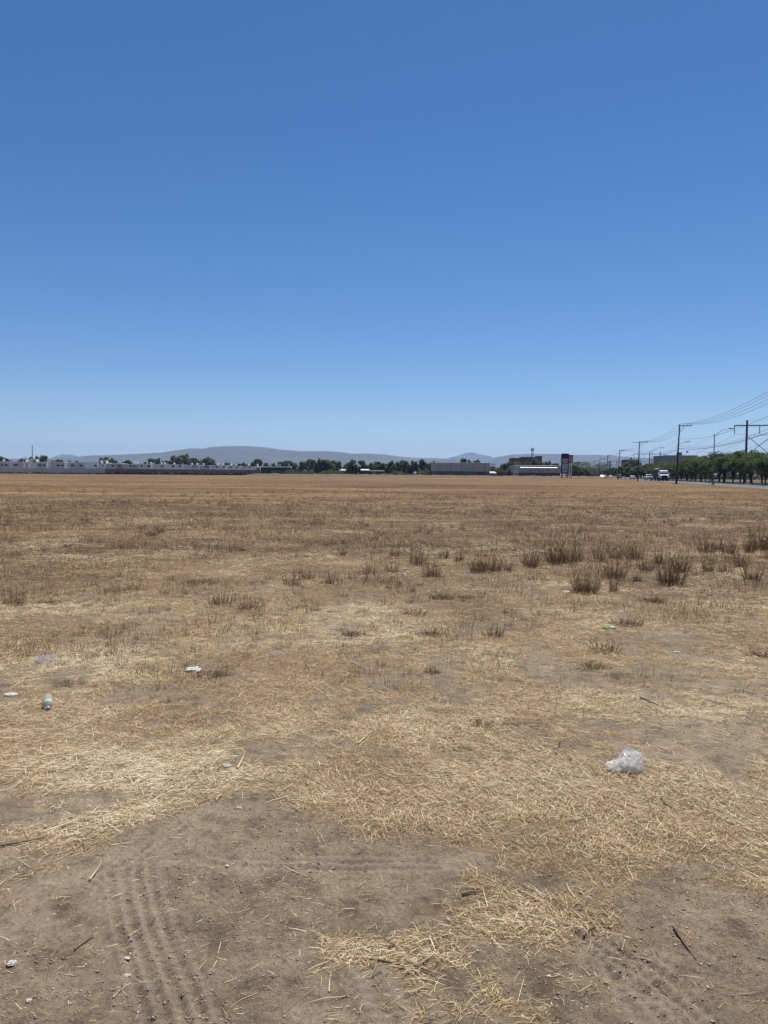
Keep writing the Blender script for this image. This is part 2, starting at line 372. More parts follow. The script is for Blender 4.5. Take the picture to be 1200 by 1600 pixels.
tag(b.build('kerb', kerb_m), kind='structure')
b = MB()
for k in range(-10, 110):
    strip(b, 28.8, 28.92, k*10, k*10+4, .036); strip(b, 47.4, 47.52, k*10, k*10+4, .036)
strip(b, 24.6, 24.72, -120, 1000, .036, n=20); strip(b, 33.0, 33.12, -120, 1000, .036, n=20)
tag(b.build('road_markings', line_m), kind='structure')
med_m = mat('median_earth', (.22, .16, .10), .95, noise=.5, nscale=.35, col2=(.12, .095, .06))
b = MB(); strip(b, 33.8, 42.8, -120, 1500, .12, n=20); tag(b.build('median_ground', med_m), kind='structure')
# low bank of earth and dead weeds along the far edge of the field
xs = np.linspace(-70, 124, 500); VV = []
for sk, hh in ((-2.6, -.05), (-1.3, .55), (-.3, .95), (.6, 1.0), (3, -.05)):
    yy = 352+xs*.02
    z = np.where(hh > 0, hh*(.55+.9*fbm(xs*.25, xs*0+sk, 4)), hh)
    VV.append(np.stack([xs, yy+sk, z*smooth(-70, -60, xs)*(1-smooth(112, 124, xs))-.02], -1))
VV = np.concatenate(VV); n_ = 500; i = np.arange(4)[:, None]*n_; j = np.arange(n_-1)[None]
qq = np.stack([i+j, i+j+1, i+n_+j+1, i+n_+j], -1).reshape(-1, 4)
tag(np_mesh('embankment', VV, qq.ravel(), np.full(len(qq), 4), mat('bank_earth', (.20, .145, .095), .95, noise=.5, nscale=.9, col2=(.11, .08, .05)), smooth_=True), kind='structure')

# ------------------------------------------------------------------ straw, stubble, clods (uncountable)
straw_m = ramp_mat('straw', [(0, (.085, .052, .030)), (.25, (.24, .138, .07)), (.5, (.48, .345, .18)), (.75, (.76, .60, .35)), (1, (.88, .78, .57))], rough=.7)
def blades(name, P, yaw, ln, wd, el, curve, tint, m, upright=False):
    n = len(P)
    d0 = np.stack([np.cos(yaw)*np.cos(el), np.sin(yaw)*np.cos(el), np.sin(el)], -1)
    y2 = yaw+curve; e2 = el-np.abs(curve)*.6 if upright else el*.3
    d1 = np.stack([np.cos(y2)*np.cos(e2), np.sin(y2)*np.cos(e2), np.sin(e2)], -1)
    sa = yaw+math.pi/2
    side = np.stack([np.cos(sa), np.sin(sa), np.zeros(n)], -1)
    if not upright:
        tl = rng.normal(0, .35, n); side[:, 2] = np.sin(tl); side[:, :2] *= np.cos(tl)[:, None]
    m1 = P + d0*(ln*.55)[:, None]; m2 = m1 + d1*(ln*.45)[:, None]
    w_ = side*(wd*.5)[:, None]
    Vv = np.stack([P-w_, P+w_, m1-w_, m1+w_, m2-w_*.45, m2+w_*.45], 1).reshape(-1, 3)
    b_ = (np.arange(n)*6)[:, None]
    qf = np.stack([b_+0, b_+1, b_+3, b_+2, b_+2, b_+3, b_+5, b_+4], -1).reshape(-1)
    return np_mesh(name, Vv, qf, np.full(2*n, 4), m, attrs={'tint': np.repeat(tint, 6)})
def scatter(y0, y1, dens, half=.66, step=1.12):
    xs, ys = [], []; a = y0
    while a < y1:
        b_ = min(a*step, y1); m_ = (a+b_)/2; n = int(dens(m_)*2*half*m_*(b_-a))
        y = rng.uniform(a, b_, n); xs.append(rng.uniform(-half, half, n)*y); ys.append(y); a = b_
    return np.concatenate(xs), np.concatenate(ys)
# lying straw
x, y = scatter(1.5, 40, lambda Y: 32000*min(1, (4.4/Y)**2))
c = cover(x, y); keep = rng.random(len(x)) < np.maximum(.075+.925*smooth(.02, 1.0, c)**1.2, .30*smooth(3.3, 5.2, np.hypot(x, y)))*(off(x, y) < 21)
x, y, c = x[keep], y[keep], c[keep]; n = len(x); r = np.hypot(x, y)
sc = np.maximum(1, (r/5.0))**.72
ln = np.exp(rng.normal(math.log(.017), .72, n)).clip(.004, .13)*np.where(c < .25, .72, 1)*sc**.8; wd = rng.uniform(.0006, .0015, n)*sc*(.75+ln*9).clip(.7, 1.5)
flow = fbm(x*.8, y*.8, 3)*6
yaw = np.where(rng.random(n) < .35, flow+rng.normal(0, .5, n), rng.uniform(0, 2*math.pi, n)); el = np.abs(rng.normal(.03, .15, n)); el = np.where(ln > .07*sc, el*.4, el)
P = np.stack([x, y, height(x, y)+.001+rng.random(n)**1.5*.016*c*np.minimum(sc, 2)], -1)
patch = fbm(x*.9+50, y*.9+7, 4)
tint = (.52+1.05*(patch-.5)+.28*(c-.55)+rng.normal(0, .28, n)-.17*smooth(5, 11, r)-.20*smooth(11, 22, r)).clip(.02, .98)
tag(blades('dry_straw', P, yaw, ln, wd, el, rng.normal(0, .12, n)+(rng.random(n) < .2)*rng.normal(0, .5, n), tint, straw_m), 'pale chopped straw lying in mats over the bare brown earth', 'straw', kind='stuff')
# upright stubble
x, y = scatter(3.0, 110, lambda Y: 2400*min(1, (6/Y)**1.75))
tf = fbm(x*1.3+11, y*1.3+4, 4); cc = cover(x, y); r = np.hypot(x, y)
keep = rng.random(len(x)) < (.06+.94*smooth(.50, .66, tf))*smooth(4.4, 8.0, r+.4*cc)*(off(x, y) < 23)*(.25+.75*smooth(.2, .5, cc))
x, y = x[keep], y[keep]; r = np.hypot(x, y); n = len(x); sc = np.maximum(1, r/7)**.6
tf = tf[keep]
ln = rng.uniform(.02, .075, n)*(.6+1.3*smooth(.52, .7, tf))*np.minimum(sc, 2.2)*(1-.35*smooth(25, 60, r)); wd = rng.uniform(.0012, .0028, n)*sc
red = fbm(x*.35+90, y*.35, 3)
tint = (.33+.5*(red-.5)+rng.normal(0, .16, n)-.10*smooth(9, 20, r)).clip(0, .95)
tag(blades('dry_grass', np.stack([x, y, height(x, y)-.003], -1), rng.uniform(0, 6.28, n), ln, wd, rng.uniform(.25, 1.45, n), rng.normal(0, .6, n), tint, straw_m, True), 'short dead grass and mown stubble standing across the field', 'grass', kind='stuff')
# many small brown tufts
cx_, cy_ = scatter(5.0, 60, lambda Y: 17*min(1, (7/Y)**1.5)); kp = (fbm(cx_*.45+5, cy_*.45, 3) > .47)*(off(cx_, cy_) < 20); cx_, cy_ = cx_[kp], cy_[kp]
m_ = rng.integers(14, 46, len(cx_)); rd = np.repeat(rng.uniform(.025, .10, len(cx_)), m_); X0 = np.repeat(cx_, m_); Y0 = np.repeat(cy_, m_); n = len(X0)
a_ = rng.uniform(0, 6.28, n); q_ = rng.random(n)**.5*rd*np.maximum(1, (Y0/9)**.45); x = X0+np.cos(a_)*q_; y = Y0+np.sin(a_)*q_; sc = np.maximum(1, Y0/7)**.6
tag(blades('grass_tufts', np.stack([x, y, height(x, y)-.003], -1), a_+rng.normal(0, .6, n), rng.uniform(.4, 1.15, n)*rd*1.1*np.minimum(sc, 1.8), rng.uniform(.0012, .0026, n)*sc, rng.uniform(.35, 1.45, n), rng.normal(0, .4, n), (np.repeat(rng.uniform(.02, .46, len(cx_)), m_)+rng.normal(0, .1, n)).clip(0, .9), straw_m, True), 'scattered small brown tufts of dead grass all over the field', 'grass', kind='stuff')
# clods and grit
x, y = scatter(1.5, 9, lambda Y: 7000*min(1, (3/Y)**2)); c = cover(x, y)
keep = rng.random(len(x)) < .12+.88*smooth(.45, .62, fbm(x*2+7, y*2, 4))*(1-.6*c); x, y = x[keep], y[keep]; n = len(x)
s_ = np.exp(rng.normal(math.log(.0018), .6, n)).clip(.0008, .0075)
base = np.array([(1, 0, 0), (0, 1, 0), (-1, 0, 0), (0, -1, 0), (0, 0, .5), (0, 0, -.5)])
VV = np.stack([x, y, height(x, y)+s_*.1], -1)[:, None]+base[None]*s_[:, None, None]*rng.uniform(.55, 1.3, (n, 6, 3))
a_ = rng.uniform(0, 6.28, n)
of = np.array([(0, 1, 4), (1, 2, 4), (2, 3, 4), (3, 0, 4), (1, 0, 5), (2, 1, 5), (3, 2, 5), (0, 3, 5)])
fc = (np.arange(n)[:, None, None]*6+of[None]).reshape(-1)
clod_m = ramp_mat('clods', [(0, (.24, .185, .135)), (.6, (.36, .28, .21)), (1, (.54, .46, .37))], rough=.95)
tag(np_mesh('soil_crumbs', VV.reshape(-1, 3), fc, np.full(n*8, 3), clod_m, attrs={'tint': np.repeat(rng.random(n)**1.3, 6)}), 'loose crumbs of dry earth and grit on the bare soil', 'soil', kind='stuff')

# ------------------------------------------------------------------ dry weeds: every clump its own thing
weed_m = ramp_mat('dead_weed', [(0, (.15, .092, .048)), (.4, (.31, .195, .105)), (.75, (.46, .31, .175)), (1, (.62, .46, .28))], rough=.8, transl=.3)
def weed(px, py, wpx, hpx, label, kind='bush', name='dry_weed', cat='weed', group='dry weeds standing in the mown field'):
    p = ground(px, py); Y = p.y; s = p.length if False else math.hypot(p.x, p.y)/F*1.0
    W = wpx*Y/F*1.12; Hh = hpx*Y/F*(1.42 if name == 'dry_weed' else 1.1); tof = 0 if name == 'dry_weed' else -.08; V_ = []; Fc = []; T = []; cnt = 0
    rs = np.random.default_rng(int(px*7+py)); z0 = H(p.x, p.y)-.01
    def rib(a, b_, w0, w1, tint):
        nonlocal cnt
        d = (b_-a); L = np.linalg.norm(d)+1e-9; sd_ = np.cross(d/L, [0, 1, 0]); l2 = np.linalg.norm(sd_); sd_ = sd_/l2 if l2 > .05 else np.array([1., 0, 0])
        s2 = np.cross(d/L, sd_)
        for k in range(3):
            q = k*2.094; V_.append(a+(sd_*math.cos(q)+s2*math.sin(q))*w0)
        for k in range(3):
            q = k*2.094; V_.append(b_+(sd_*math.cos(q)+s2*math.sin(q))*w1)
        for k in range(3): Fc.append((cnt+k, cnt+(k+1) % 3, cnt+3+(k+1) % 3, cnt+3+k))
        T.extend([tint+tof]*6); cnt += 6
    th = .0018*max(1, (Y/6)**.85)
    if kind == 'bush':
        ns = int((40 if name == 'dry_weed' else 30)*max(.35, min(2.2, wpx*hpx/1200)))+8
        for k in range(ns):
            q = rs.uniform(0, 6.28); rad = rs.random()**.6; bx = math.cos(q)*rad*W*.31; by = math.sin(q)*rad*W*.31
            lean = (rad*.42+rs.uniform(-.05, .22)); h = Hh*(.30+.72*rs.random()**1.5)*(1-.2*rad); cur = np.array([bx, by, 0.]); tx = math.cos(q)*lean*h*.75; ty = math.sin(q)*lean*h*.75
            tint = rs.uniform(.1, .75); prev = cur
            for m_ in range(1, 5):
                f_ = m_/4; nx = np.array([bx+tx*f_**.8, by+ty*f_**.8, h*f_])+rs.normal(0, .012*h, 3)
                rib(prev, nx, th*(1.15-.25*m_), th*(.9-.2*m_), tint+.06*m_)
                if m_ < 4 or rs.random() < .4:
                    for _ in range(rs.integers(1, 4)):
                        a2 = rs.uniform(0, 6.28); l2 = h*rs.uniform(.08, .22)
                        rib(nx, nx+np.array([math.cos(a2)*l2*.45, math.sin(a2)*l2*.45, l2]), th*.55, th*.25, tint+.1)
                prev = nx
        nb = int(ns*1.4)
    else: nb = int(170*max(.6, wpx/30))
    if W > 0: rib(np.array([-W*.3, 0, -.02]), np.array([W*.3, 0, .006]), th*2, th*2, .1)
    for k in range(nb):                # tangled low base
        q = rs.uniform(0, 6.28); rad = rs.random()**.7*W*(.33 if kind == 'bush' else .5); a = np.array([math.cos(q)*rad, math.sin(q)*rad*(.8), rs.uniform(0, .1)*Hh])
        l2 = Hh*rs.uniform(.12, .4)*(1 if kind == 'bush' else rs.uniform(1.2, 2.6)); e = rs.uniform(.1, 1.35); a2 = q+rs.normal(0, .9)
        rib(a, a+np.array([math.cos(a2)*math.cos(e), math.sin(a2)*math.cos(e), math.sin(e)])*l2, th*.8, th*.3, rs.uniform(0, .75))
    o = np_mesh(name, np.array(V_), np.array(Fc).ravel(), np.full(len(Fc), 4), weed_m, attrs={'tint': np.clip(T, 0, 1)})
    o.location = (p.x, p.y, z0); tag(o, label, cat, group); return o
WEEDS = [(455, 918, 34, 26, 0), (517, 915, 14, 20, 0), (480, 907, 30, 22, 0), (536, 868, 10, 16, 0), (577, 897, 30, 20, 0), (612, 895, 26, 22, 0), (652, 882, 36, 30, 0), (676, 903, 36, 32, 0), (694, 872, 20, 26, 0), (718, 876, 20, 20, 0), (615, 868, 22, 16, 0),
 (747, 896, 30, 36, 0), (772, 894, 26, 36, 0), (794, 893, 16, 22, 0), (830, 886, 32, 38, 0), (868, 880, 34, 44, 0), (888, 880, 24, 36, 0), (902, 878, 16, 28, 0), (915, 928, 50, 50, 0), (937, 876, 22, 30, 0), (960, 903, 44, 38, 0), (962, 872, 34, 26, 0),
 (958, 925, 20, 26, 0), (992, 872, 36, 30, 0), (996, 907, 14, 20, 0), (1010, 892, 26, 32, 0), (1030, 880, 24, 28, 0), (1048, 912, 50, 50, 0), (1064, 893, 26, 42, 0), (1104, 862, 30, 36, 0), (1107, 892, 22, 30, 0), (1122, 858, 22, 26, 0), (1140, 864, 30, 32, 0),
 (1132, 892, 20, 20, 0), (1158, 884, 22, 28, 0), (1172, 862, 24, 34, 0), (1176, 905, 34, 32, 0), (1190, 858, 34, 46, 0), (1207, 872, 30, 34, 0), (1225, 905, 34, 30, 0)]
for k, (px, py, wp, hp, _) in enumerate(sorted(WEEDS)):
    size = 'large bushy' if wp >= 44 else 'tall upright' if hp >= 34 else 'small sparse' if wp <= 20 else 'thin' if hp <= 22 else 'middling'
    weed(px, py, wp, hp, size+' dark dry weed, '+nth(k)+' of the standing dry weeds')
TUFTS = [(195, 924, 56, 15, 'flat dark brown tuft at left, widest of the dark tufts'), (305, 913, 38, 12, 'low brown tuft right of the widest dark tuft'), (345, 946, 56, 32, 'ragged brown tuft with one long stem leaning right'),
 (80, 943, 30, 12, 'dark tuft at far left edge of field'), (22, 945, 46, 40, 'tall thin dead stalks at the left edge of the photo'), (650, 961, 36, 14, 'compact dark tuft near middle of field'), (690, 938, 34, 16, 'round brown tuft above the compact dark tuft'), (728, 936, 20, 12, 'tiny brown tuft just right of the round brown one'),
 (553, 994, 34, 13, 'low brown tuft left of centre in pale grass'), (485, 958, 40, 24, 'feathery pale brown tuft left of the curled white stalk'), (770, 996, 50, 28, 'broad reddish brown tuft of stems right of centre'), (675, 994, 36, 16, 'low brown tuft between two taller ones at centre'), (980, 977, 42, 22, 'dark spiky tuft behind the green wrapper'), (945, 1020, 70, 30, 'wide reddish tuft below the green wrapper'),
 (330, 1060, 48, 20, 'grey brown tuft beside the crumpled white paper'), (105, 1073, 44, 13, 'low dark tuft above the plastic bottle'), (675, 1054, 22, 14, 'small dark tuft alone in the pale straw'), (785, 1026, 54, 12, 'flat yellowish tuft in a row of mown grass'), (163, 988, 18, 12, 'tiny dark tuft at left in the middle distance'),
 (240, 838, 14, 12, 'tiny dark tuft in the dark part of the field'), (106, 857, 12, 10, 'tiny dark tuft far away at the left'), (252, 832, 12, 9, 'tiny far tuft just behind its twin'), (375, 862, 12, 8, 'tiny far tuft left of the first standing weed'), (1192, 1026, 40, 20, 'reddish tuft cut by the right edge'), (755, 1136, 24, 18, 'small brown tuft left of the white wad'), (1020, 940, 40, 14, 'low grey tuft in front of the tall weeds'), (390, 952, 26, 18, 'small reddish tuft right of the ragged one'), (258, 1100, 16, 10, 'small dark knot of grass left of centre'), (925, 1044, 40, 12, 'dark flattened tuft beside a bare patch')]
for px, py, wp, hp, lb in TUFTS:
    weed(px, py, wp, hp, lb, 'bush' if hp >= 24 else 'tuft', 'grass_tuft', 'grass tuft', 'low tufts of dead grass')

# ------------------------------------------------------------------ litter
def blobmesh(name, m, rad, loc, rz=0, seed=0, amp=.35, fr=2.2, sub=3, flat=.0, parent=None, smooth_=False, ridge=True):
    bm = bmesh.new(); bmesh.ops.create_icosphere(bm, subdivisions=sub, radius=1)
    rs = random.Random(seed); o1, o2, o3 = rs.uniform(0, 50), rs.uniform(0, 50), rs.uniform(0, 50)
    for v in bm.verts:
        c_ = v.co.copy(); q = c_*fr+Vector((o1, o2, o3))
        n1 = mnoise.noise(q); n2 = mnoise.noise(q*2.3+Vector((5, 5, 5))); n3 = mnoise.noise(q*5.1)
        n = (.35-abs(n1)*1.6-abs(n2)*.5-abs(n3)*.12) if ridge else n1+.4*n2
        k = 1+amp*n*1.6
        v.co = Vector((c_.x*k*rad[0]+n2*amp*.25*rad[0], c_.y*k*rad[1]+n3*amp*.3*rad[1], max(-flat*rad[2], c_.z*k*rad[2])))
    me = bpy.data.meshes.new(name); bm.to_mesh(me); bm.free(); me.materials.append(m)
    if smooth_: me.polygons.foreach_set('use_smooth', [True]*len(me.polygons))
    o = bpy.data.objects.new(name, me); COL.objects.link(o); o.rotation_euler = (0, 0, rz); o.location = loc
    if parent: o.parent = parent
    return o
def film_mat(name, col, alpha, rough=.15):
    m = bpy.data.materials.new(name); m.use_nodes = True; t = m.node_tree; b = t.nodes['Principled BSDF']
    b.inputs['Base Color'].default_value = (*col, 1); b.inputs['Roughness'].default_value = rough; b.inputs['Specular IOR Level'].default_value = .6
    tr = t.nodes.new('ShaderNodeBsdfTransparent'); tr.inputs[0].default_value = (.96, .97, .97, 1); tl = t.nodes.new('ShaderNodeBsdfTranslucent'); tl.inputs[0].default_value = (*col, 1)
    m1 = t.nodes.new('ShaderNodeMixShader'); m1.inputs[0].default_value = .55; m2 = t.nodes.new('ShaderNodeMixShader')
    lw = t.nodes.new('ShaderNodeLayerWeight'); lw.inputs[0].default_value = .35; mr = t.nodes.new('ShaderNodeMapRange'); mr.inputs[3].default_value = alpha; mr.inputs[4].default_value = min(1, alpha+.5)
    t.links.new(lw.outputs['Facing'], mr.inputs[0]); t.links.new(mr.outputs[0], m2.inputs[0])
    t.links.new(b.outputs[0], m1.inputs[1]); t.links.new(tl.outputs[0], m1.inputs[2]); t.links.new(tr.outputs[0], m2.inputs[1]); t.links.new(m1.outputs[0], m2.inputs[2])
    t.links.new(m2.outputs[0], t.nodes['Material Output'].inputs[0]); return m
paper = mat('litter_paper', (.62, .59, .53), .8, noise=.25, nscale=30)
film = film_mat('clear_film', (.92, .90, .86), .30)
film2 = film_mat('dull_film', (.55, .54, .54), .45, .35)
def gl(px, py, dz=0):
    p = ground(px, py); return Vector((p.x, p.y, H(p.x, p.y)+dz))
p = gl(984, 1203, .035); s = p.y/F
bag = empty('plastic_bag', (p.x, p.y, H(p.x, p.y)), 0); bag.scale = (.9, .9, .88)
blobmesh('bag_body', film, (21*s, 20*s, 25*s), (0, 0, .03), 0, 3, .5, 1.7, 4, .7, bag)
blobmesh('bag_mouth', film, (20*s, 14*s, 9*s), (-25*s, -.012, .018), .3, 9, .5, 1.6, 4, .8, bag)
tag(bag, 'crumpled clear plastic bag lying on straw at the right', 'plastic bag')
p = gl(71, 1035, .012); s = p.y/F
tag(blobmesh('plastic_bag', film2, (15*s, 24*s, .018), p, .15, 12, .3, 2.0, 4, .6), 'flattened greyish see-through plastic piece at left behind the bottle', 'plastic bag')
# bottle
p = gl(75, 1108, .033)
bt = empty('plastic_bottle', p-Vector((0, 0, .006)), 0); bt.scale = (.84, .84, .84)
clear = film_mat('bottle_plastic', (.70, .72, .70), .22, .08); lab = mat('bottle_label', (.42, .52, .30), .4, noise=.2, nscale=40); capm = mat('bottle_cap', (.36, .27, .32), .5)
def rot_part(o):
    o.rotation_euler = (R(97), 0, R(24)); return o
b = MB(); b.lathe([(.018, -.11), (.030, -.105), (.032, -.09), (.030, -.05), (.032, -.04), (.032, .045), (.028, .065), (.016, .085), (.0125, .092), (.0125, .104)], n=24); rot_part(b.build('bottle_body', clear, bt, True))
b = MB(); b.lathe([(.0325, -.012), (.0332, -.01), (.0332, .036), (.0325, .038)], n=24); rot_part(b.build('label', lab, bt, True))
b = MB(); b.lathe([(.0155, .096), (.017, .098), (.017, .115), (.0155, .118)], n=20); rot_part(b.build('cap', capm, bt, True))
tag(bt, 'clear plastic bottle with green label and mauve cap lying in grass', 'bottle')
def scrap(px, py, wpx, hpx, label, m=paper, name='paper_scrap', cat='paper scrap', rz=0, seed=0, h=.5, group=None, amp=.45):
    p = gl(px, py); s = p.y/F
    sa = 1.5/math.hypot(1.5, p.y); hz_ = hpx*s*h*.5; ry = max(wpx*.3*s/2, min(.5*wpx*s, .6*hpx*s/(2*sa)))
    o = blobmesh(name, m, (wpx*s/2, ry, hz_), (p.x, p.y, p.z+hz_*.5), rz, seed or int(px), amp, 1.5, 3, .5)
    return tag(o, label, cat, group)
scrap(302, 1051, 28, 14, 'crumpled white paper beside a grey tuft, left of centre', seed=5, h=.62)
scrap(325, 1060, 14, 6, 'dull grey scrap just right of the crumpled white paper', film2, 'plastic_scrap', 'plastic scrap')
scrap(17, 1090, 20, 7, 'white paper strip near the left edge above the bottle', rz=.2)
scrap(122, 1037, 9, 5, 'tiny cream scrap right of the flattened plastic piece', rz=.3)
scrap(773, 1128, 15, 7, 'small white wad of paper in straw at centre right')
stone_m = mat('pale_stone', (.46, .42, .37), .9, noise=.3, nscale=30)
scrap(355, 1200, 14, 9, 'squarish pale stone casting a dark shadow left of centre', stone_m, 'stone', 'stone', h=.6)
scrap(885, 926, 12, 4, 'small white scrap beside the largest dry weed')
scrap(917, 982, 7, 6, 'white crumpled scrap left of the green wrapper')
p = gl(952, 984, .006); s = p.y/F
wr = empty('wrapper', p, .1); gm_ = mat('wrapper_green', (.10, .22, .07), .4); 
blobmesh('green_side', gm_, (7*s, 7*s, .012), (-4*s, 0, .004), .1, 4, .3, 2, 3, .4, wr); blobmesh('white_side', paper, (6*s, 5*s, .012), (6*s, .005, .004), -.2, 6, .3, 2, 3, .4, wr)
tag(wr, 'green and white food wrapper lying in dead grass', 'wrapper')
scrap(1057, 1020, 9, 5, 'little white scrap right of the wide reddish tuft')
scrap(254, 862, 9, 4, 'pale scrap far off at left in the dark stubble')
scrap(333, 851, 6, 4, 'white speck of paper far off left of centre')
scrap(970, 829, 10, 3, 'white scrap behind the tall weeds at right')
scrap(565, 766, 8, 2.2, 'white sheet lying far off in the orange part of the field')
scrap(635, 763, 5, 2, 'white speck farther right in the orange part of the field')
scrap(1003, 779, 7, 2.2, 'white speck in the far field below the road vehicles')
scrap(492, 1007, 8, 3, 'cream scrap in grass left of centre'); scrap(428, 1083, 6, 5, 'tiny white scrap below left in the pale straw'); scrap(632, 890, 5, 4, 'tiny pale scrap among the first small weeds')
brown = mat('brown_ball', (.10, .055, .03), .8, noise=.4, nscale=20)
scrap(973, 909, 9, 9, 'round dark brown lump in front of the bushy weeds', brown, 'seed_ball', 'lump', h=.5, amp=.1)
for px, py, wp, hp, lb in ((198, 1497, 10, 8, 'white pebble on bare soil, upper of two at lower left'), (199, 1526, 12, 8, 'white pebble on bare soil, lower of two at lower left'), (45, 1566, 9, 9, 'white pebble near the bottom left corner'), (18, 1515, 16, 12, 'rounded grey pebble at the left edge of the bare soil'),
    (858, 1525, 7, 6, 'small white pebble on bare soil at lower right'), (251, 1234, 10, 4, 'pale flat chip beside the left straw patch'), (373, 1265, 8, 8, 'tiny pale chip on bare soil left of centre'), (355, 1355, 6, 5, 'tiny pale chip above the tyre marks')):
    scrap(px, py, wp, hp, lb, mat('pebble_white', (.56, .51, .44), .8, noise=.25, nscale=40), 'pebble', 'pebble', group='pale pebbles on the bare soil', amp=.5)
twig_m = mat('twig_bark', (.20, .145, .095), .9, noise=.4, nscale=60); stalk_m = mat('pale_stalk', (.60, .48, .29), .7, noise=.2, nscale=60)
def twig(pts, rad, label, m=twig_m, name='twig'):
    P_ = [gl(a, b_, rad*1.6) for a, b_ in pts]; b = MB(); n = len(P_)
    b.tube(P_, [rad*(1-.55*k/(n-1)) for k in range(n)], 6); tag(b.build(name, m, None, True), label, 'twig', 'twigs and stalks lying on the ground')
twig([(722, 1399), (735, 1396), (752, 1396), (772, 1402)], .0045, 'curved grey twig at the edge of the lower straw patch')
twig([(590, 1507), (620, 1507), (650, 1513), (683, 1526)], .004, 'long branching twig below the lower middle straw patch')
twig([(652, 1513), (670, 1501), (690, 1489)], .0025, 'short twig rising right from the long twig')
twig([(1032, 1247), (1040, 1258), (1056, 1267)], .006, 'dark crooked twig in straw below the plastic bag')
twig([(1052, 1450), (1068, 1472), (1088, 1498)], .004, 'thin slanting stalk at lower right')
twig([(371, 1204), (377, 1192), (385, 1175)], .006, 'pale thick stalk leaning beside the squarish stone', stalk_m, 'stalk')
twig([(443, 1353), (460, 1362), (480, 1370)], .003, 'straight pale stalk on bare soil at centre left', stalk_m, 'stalk')
twig([(512, 955), (517, 958), (530, 957), (545, 957)], .008, 'curled white stalk in grass left of centre', stalk_m, 'stalk')
twig([(140, 1377), (152, 1362), (163, 1343)], .0035, 'pale forked stalk on bare soil at left', stalk_m, 'stalk')
twig([(117, 1491), (130, 1479), (146, 1467)], .003, 'brown stalk on bare soil at lower left')
twig([(176, 1563), (190, 1547)], .002, 'thin pale stalk near the bottom left', stalk_m, 'stalk')
twig([(690, 1467), (715, 1458)], .0025, 'pale stalk right of the lower middle straw patch', stalk_m, 'stalk')
twig([(514, 1555), (515, 1535), (519, 1518)], .002, 'upright pale stalk below the lower middle straw patch', stalk_m, 'stalk')
twig([(0, 1330), (35, 1322), (75, 1313)], .005, 'dark long twig at the left edge beside straw')
twig([(875, 1163), (868, 1180)], .004, 'dark twig stub right of centre'); twig([(560, 1163), (572, 1153), (586, 1142)], .004, 'slanting pale stalk on the bare wheel track', stalk_m, 'stalk')
twig([(1000, 1095), (1030, 1106), (1052, 1112)], .007, 'dark brittle stick in the bare patch at right')

# ------------------------------------------------------------------ trees
leaf_d = ramp_mat('leaf_dark', [(0, (.036, .056, .022)), (.5, (.085, .118, .046)), (1, (.18, .22, .095))], rough=.6, transl=.5)
leaf_o = ramp_mat('leaf_olive', [(0, (.050, .062, .030)), (.5, (.115, .13, .064)), (1, (.22, .24, .12))], rough=.65, transl=.5)
leaf_g = ramp_mat('leaf_green', [(0, (.038, .054, .020)), (.5, (.092, .124, .044)), (1, (.18, .215, .085))], rough=.6, transl=.5)
bark = mat('bark', (.085, .065, .05), .95, noise=.4, nscale=6)
def dome(v):
    return abs(v[0])**2.6+abs(v[1])**2.6+abs(v[2])**2.6 < 1 and np.linalg.norm(v) > .3
def crown_data(seed, n, leaf, m_, zc=.64, zr=.36, gap=.40):
    rs = np.random.default_rng(seed)
    C_ = []
    while len(C_) < m_:
        v = rs.uniform(-1, 1, 3)
        if dome(v): C_.append(v*np.array([.80, .80, .74 if v[2] > 0 else .9]))
    C_ = np.array(C_); rad = rs.uniform(.20, .38, m_); sh = rs.normal(0, .14, m_)
    k = rs.integers(0, m_, n); d = rs.normal(0, 1, (n, 3)); d /= np.linalg.norm(d, axis=1)[:, None]
    P_ = C_[k]+d*(rad[k]*rs.random(n)**.45)[:, None]
    g_ = fbm(P_[:, 0]*3+seed, P_[:, 2]*3+P_[:, 1]*2.3, 3); ok = g_ > gap; P_ = P_[ok]; k = k[ok]; n = len(P_)
    P_[:, 2] = zc+P_[:, 2]*zr
    a = rs.normal(0, 1, (n, 3)); a /= np.linalg.norm(a, axis=1)[:, None]; b_ = np.cross(a, rs.normal(0, 1, (n, 3))); b_ /= np.linalg.norm(b_, axis=1)[:, None]
    L = leaf*rs.uniform(.6, 1.4, n)[:, None]; sz = np.array([1, 1, zr/.9])
    V_ = np.stack([P_-a*L*sz, P_-b_*L*.6*sz, P_+a*L*sz, P_+b_*L*.6*sz], 1).reshape(-1, 3)
    t_ = np.clip(.48+sh[k]+rs.normal(0, .16, n), 0, 1)
    return V_, np.repeat(t_, 4)
def limbs(seed, nl=5, z0=.0, split=.16, th=.04, spread=.5, top=.7):
    rs = random.Random(seed); b = MB(); lean = rs.uniform(-.07, .07)
    b.tube([(0, 0, -.01), (lean*.5, 0, split*.5), (lean, 0, split)], [th*1.25, th, th*.9], 7)
    for k in range(nl):
        q = k*6.28/nl+rs.uniform(-.5, .5); R_ = rs.uniform(.5, 1)*spread; zt = rs.uniform(.75, 1)*top
        c_, s_ = math.cos(q)*R_, math.sin(q)*R_
        p0 = Vector((lean, 0, split*.85)); p1 = Vector((lean+c_*.35, s_*.35, split+(zt-split)*.35)); p2 = Vector((lean+c_*.7, s_*.7, split+(zt-split)*.7)); p3 = Vector((lean+c_, s_, zt))
        b.tube([p0, p1, p2, p3], [th*.7, th*.5, th*.3, th*.1], 5)
        for _ in range(2):
            q2 = q+rs.uniform(-1, 1); b.tube([p1, p1+Vector((math.cos(q2)*.25, math.sin(q2)*.25, .22))], [th*.35, th*.08], 4)
    return b
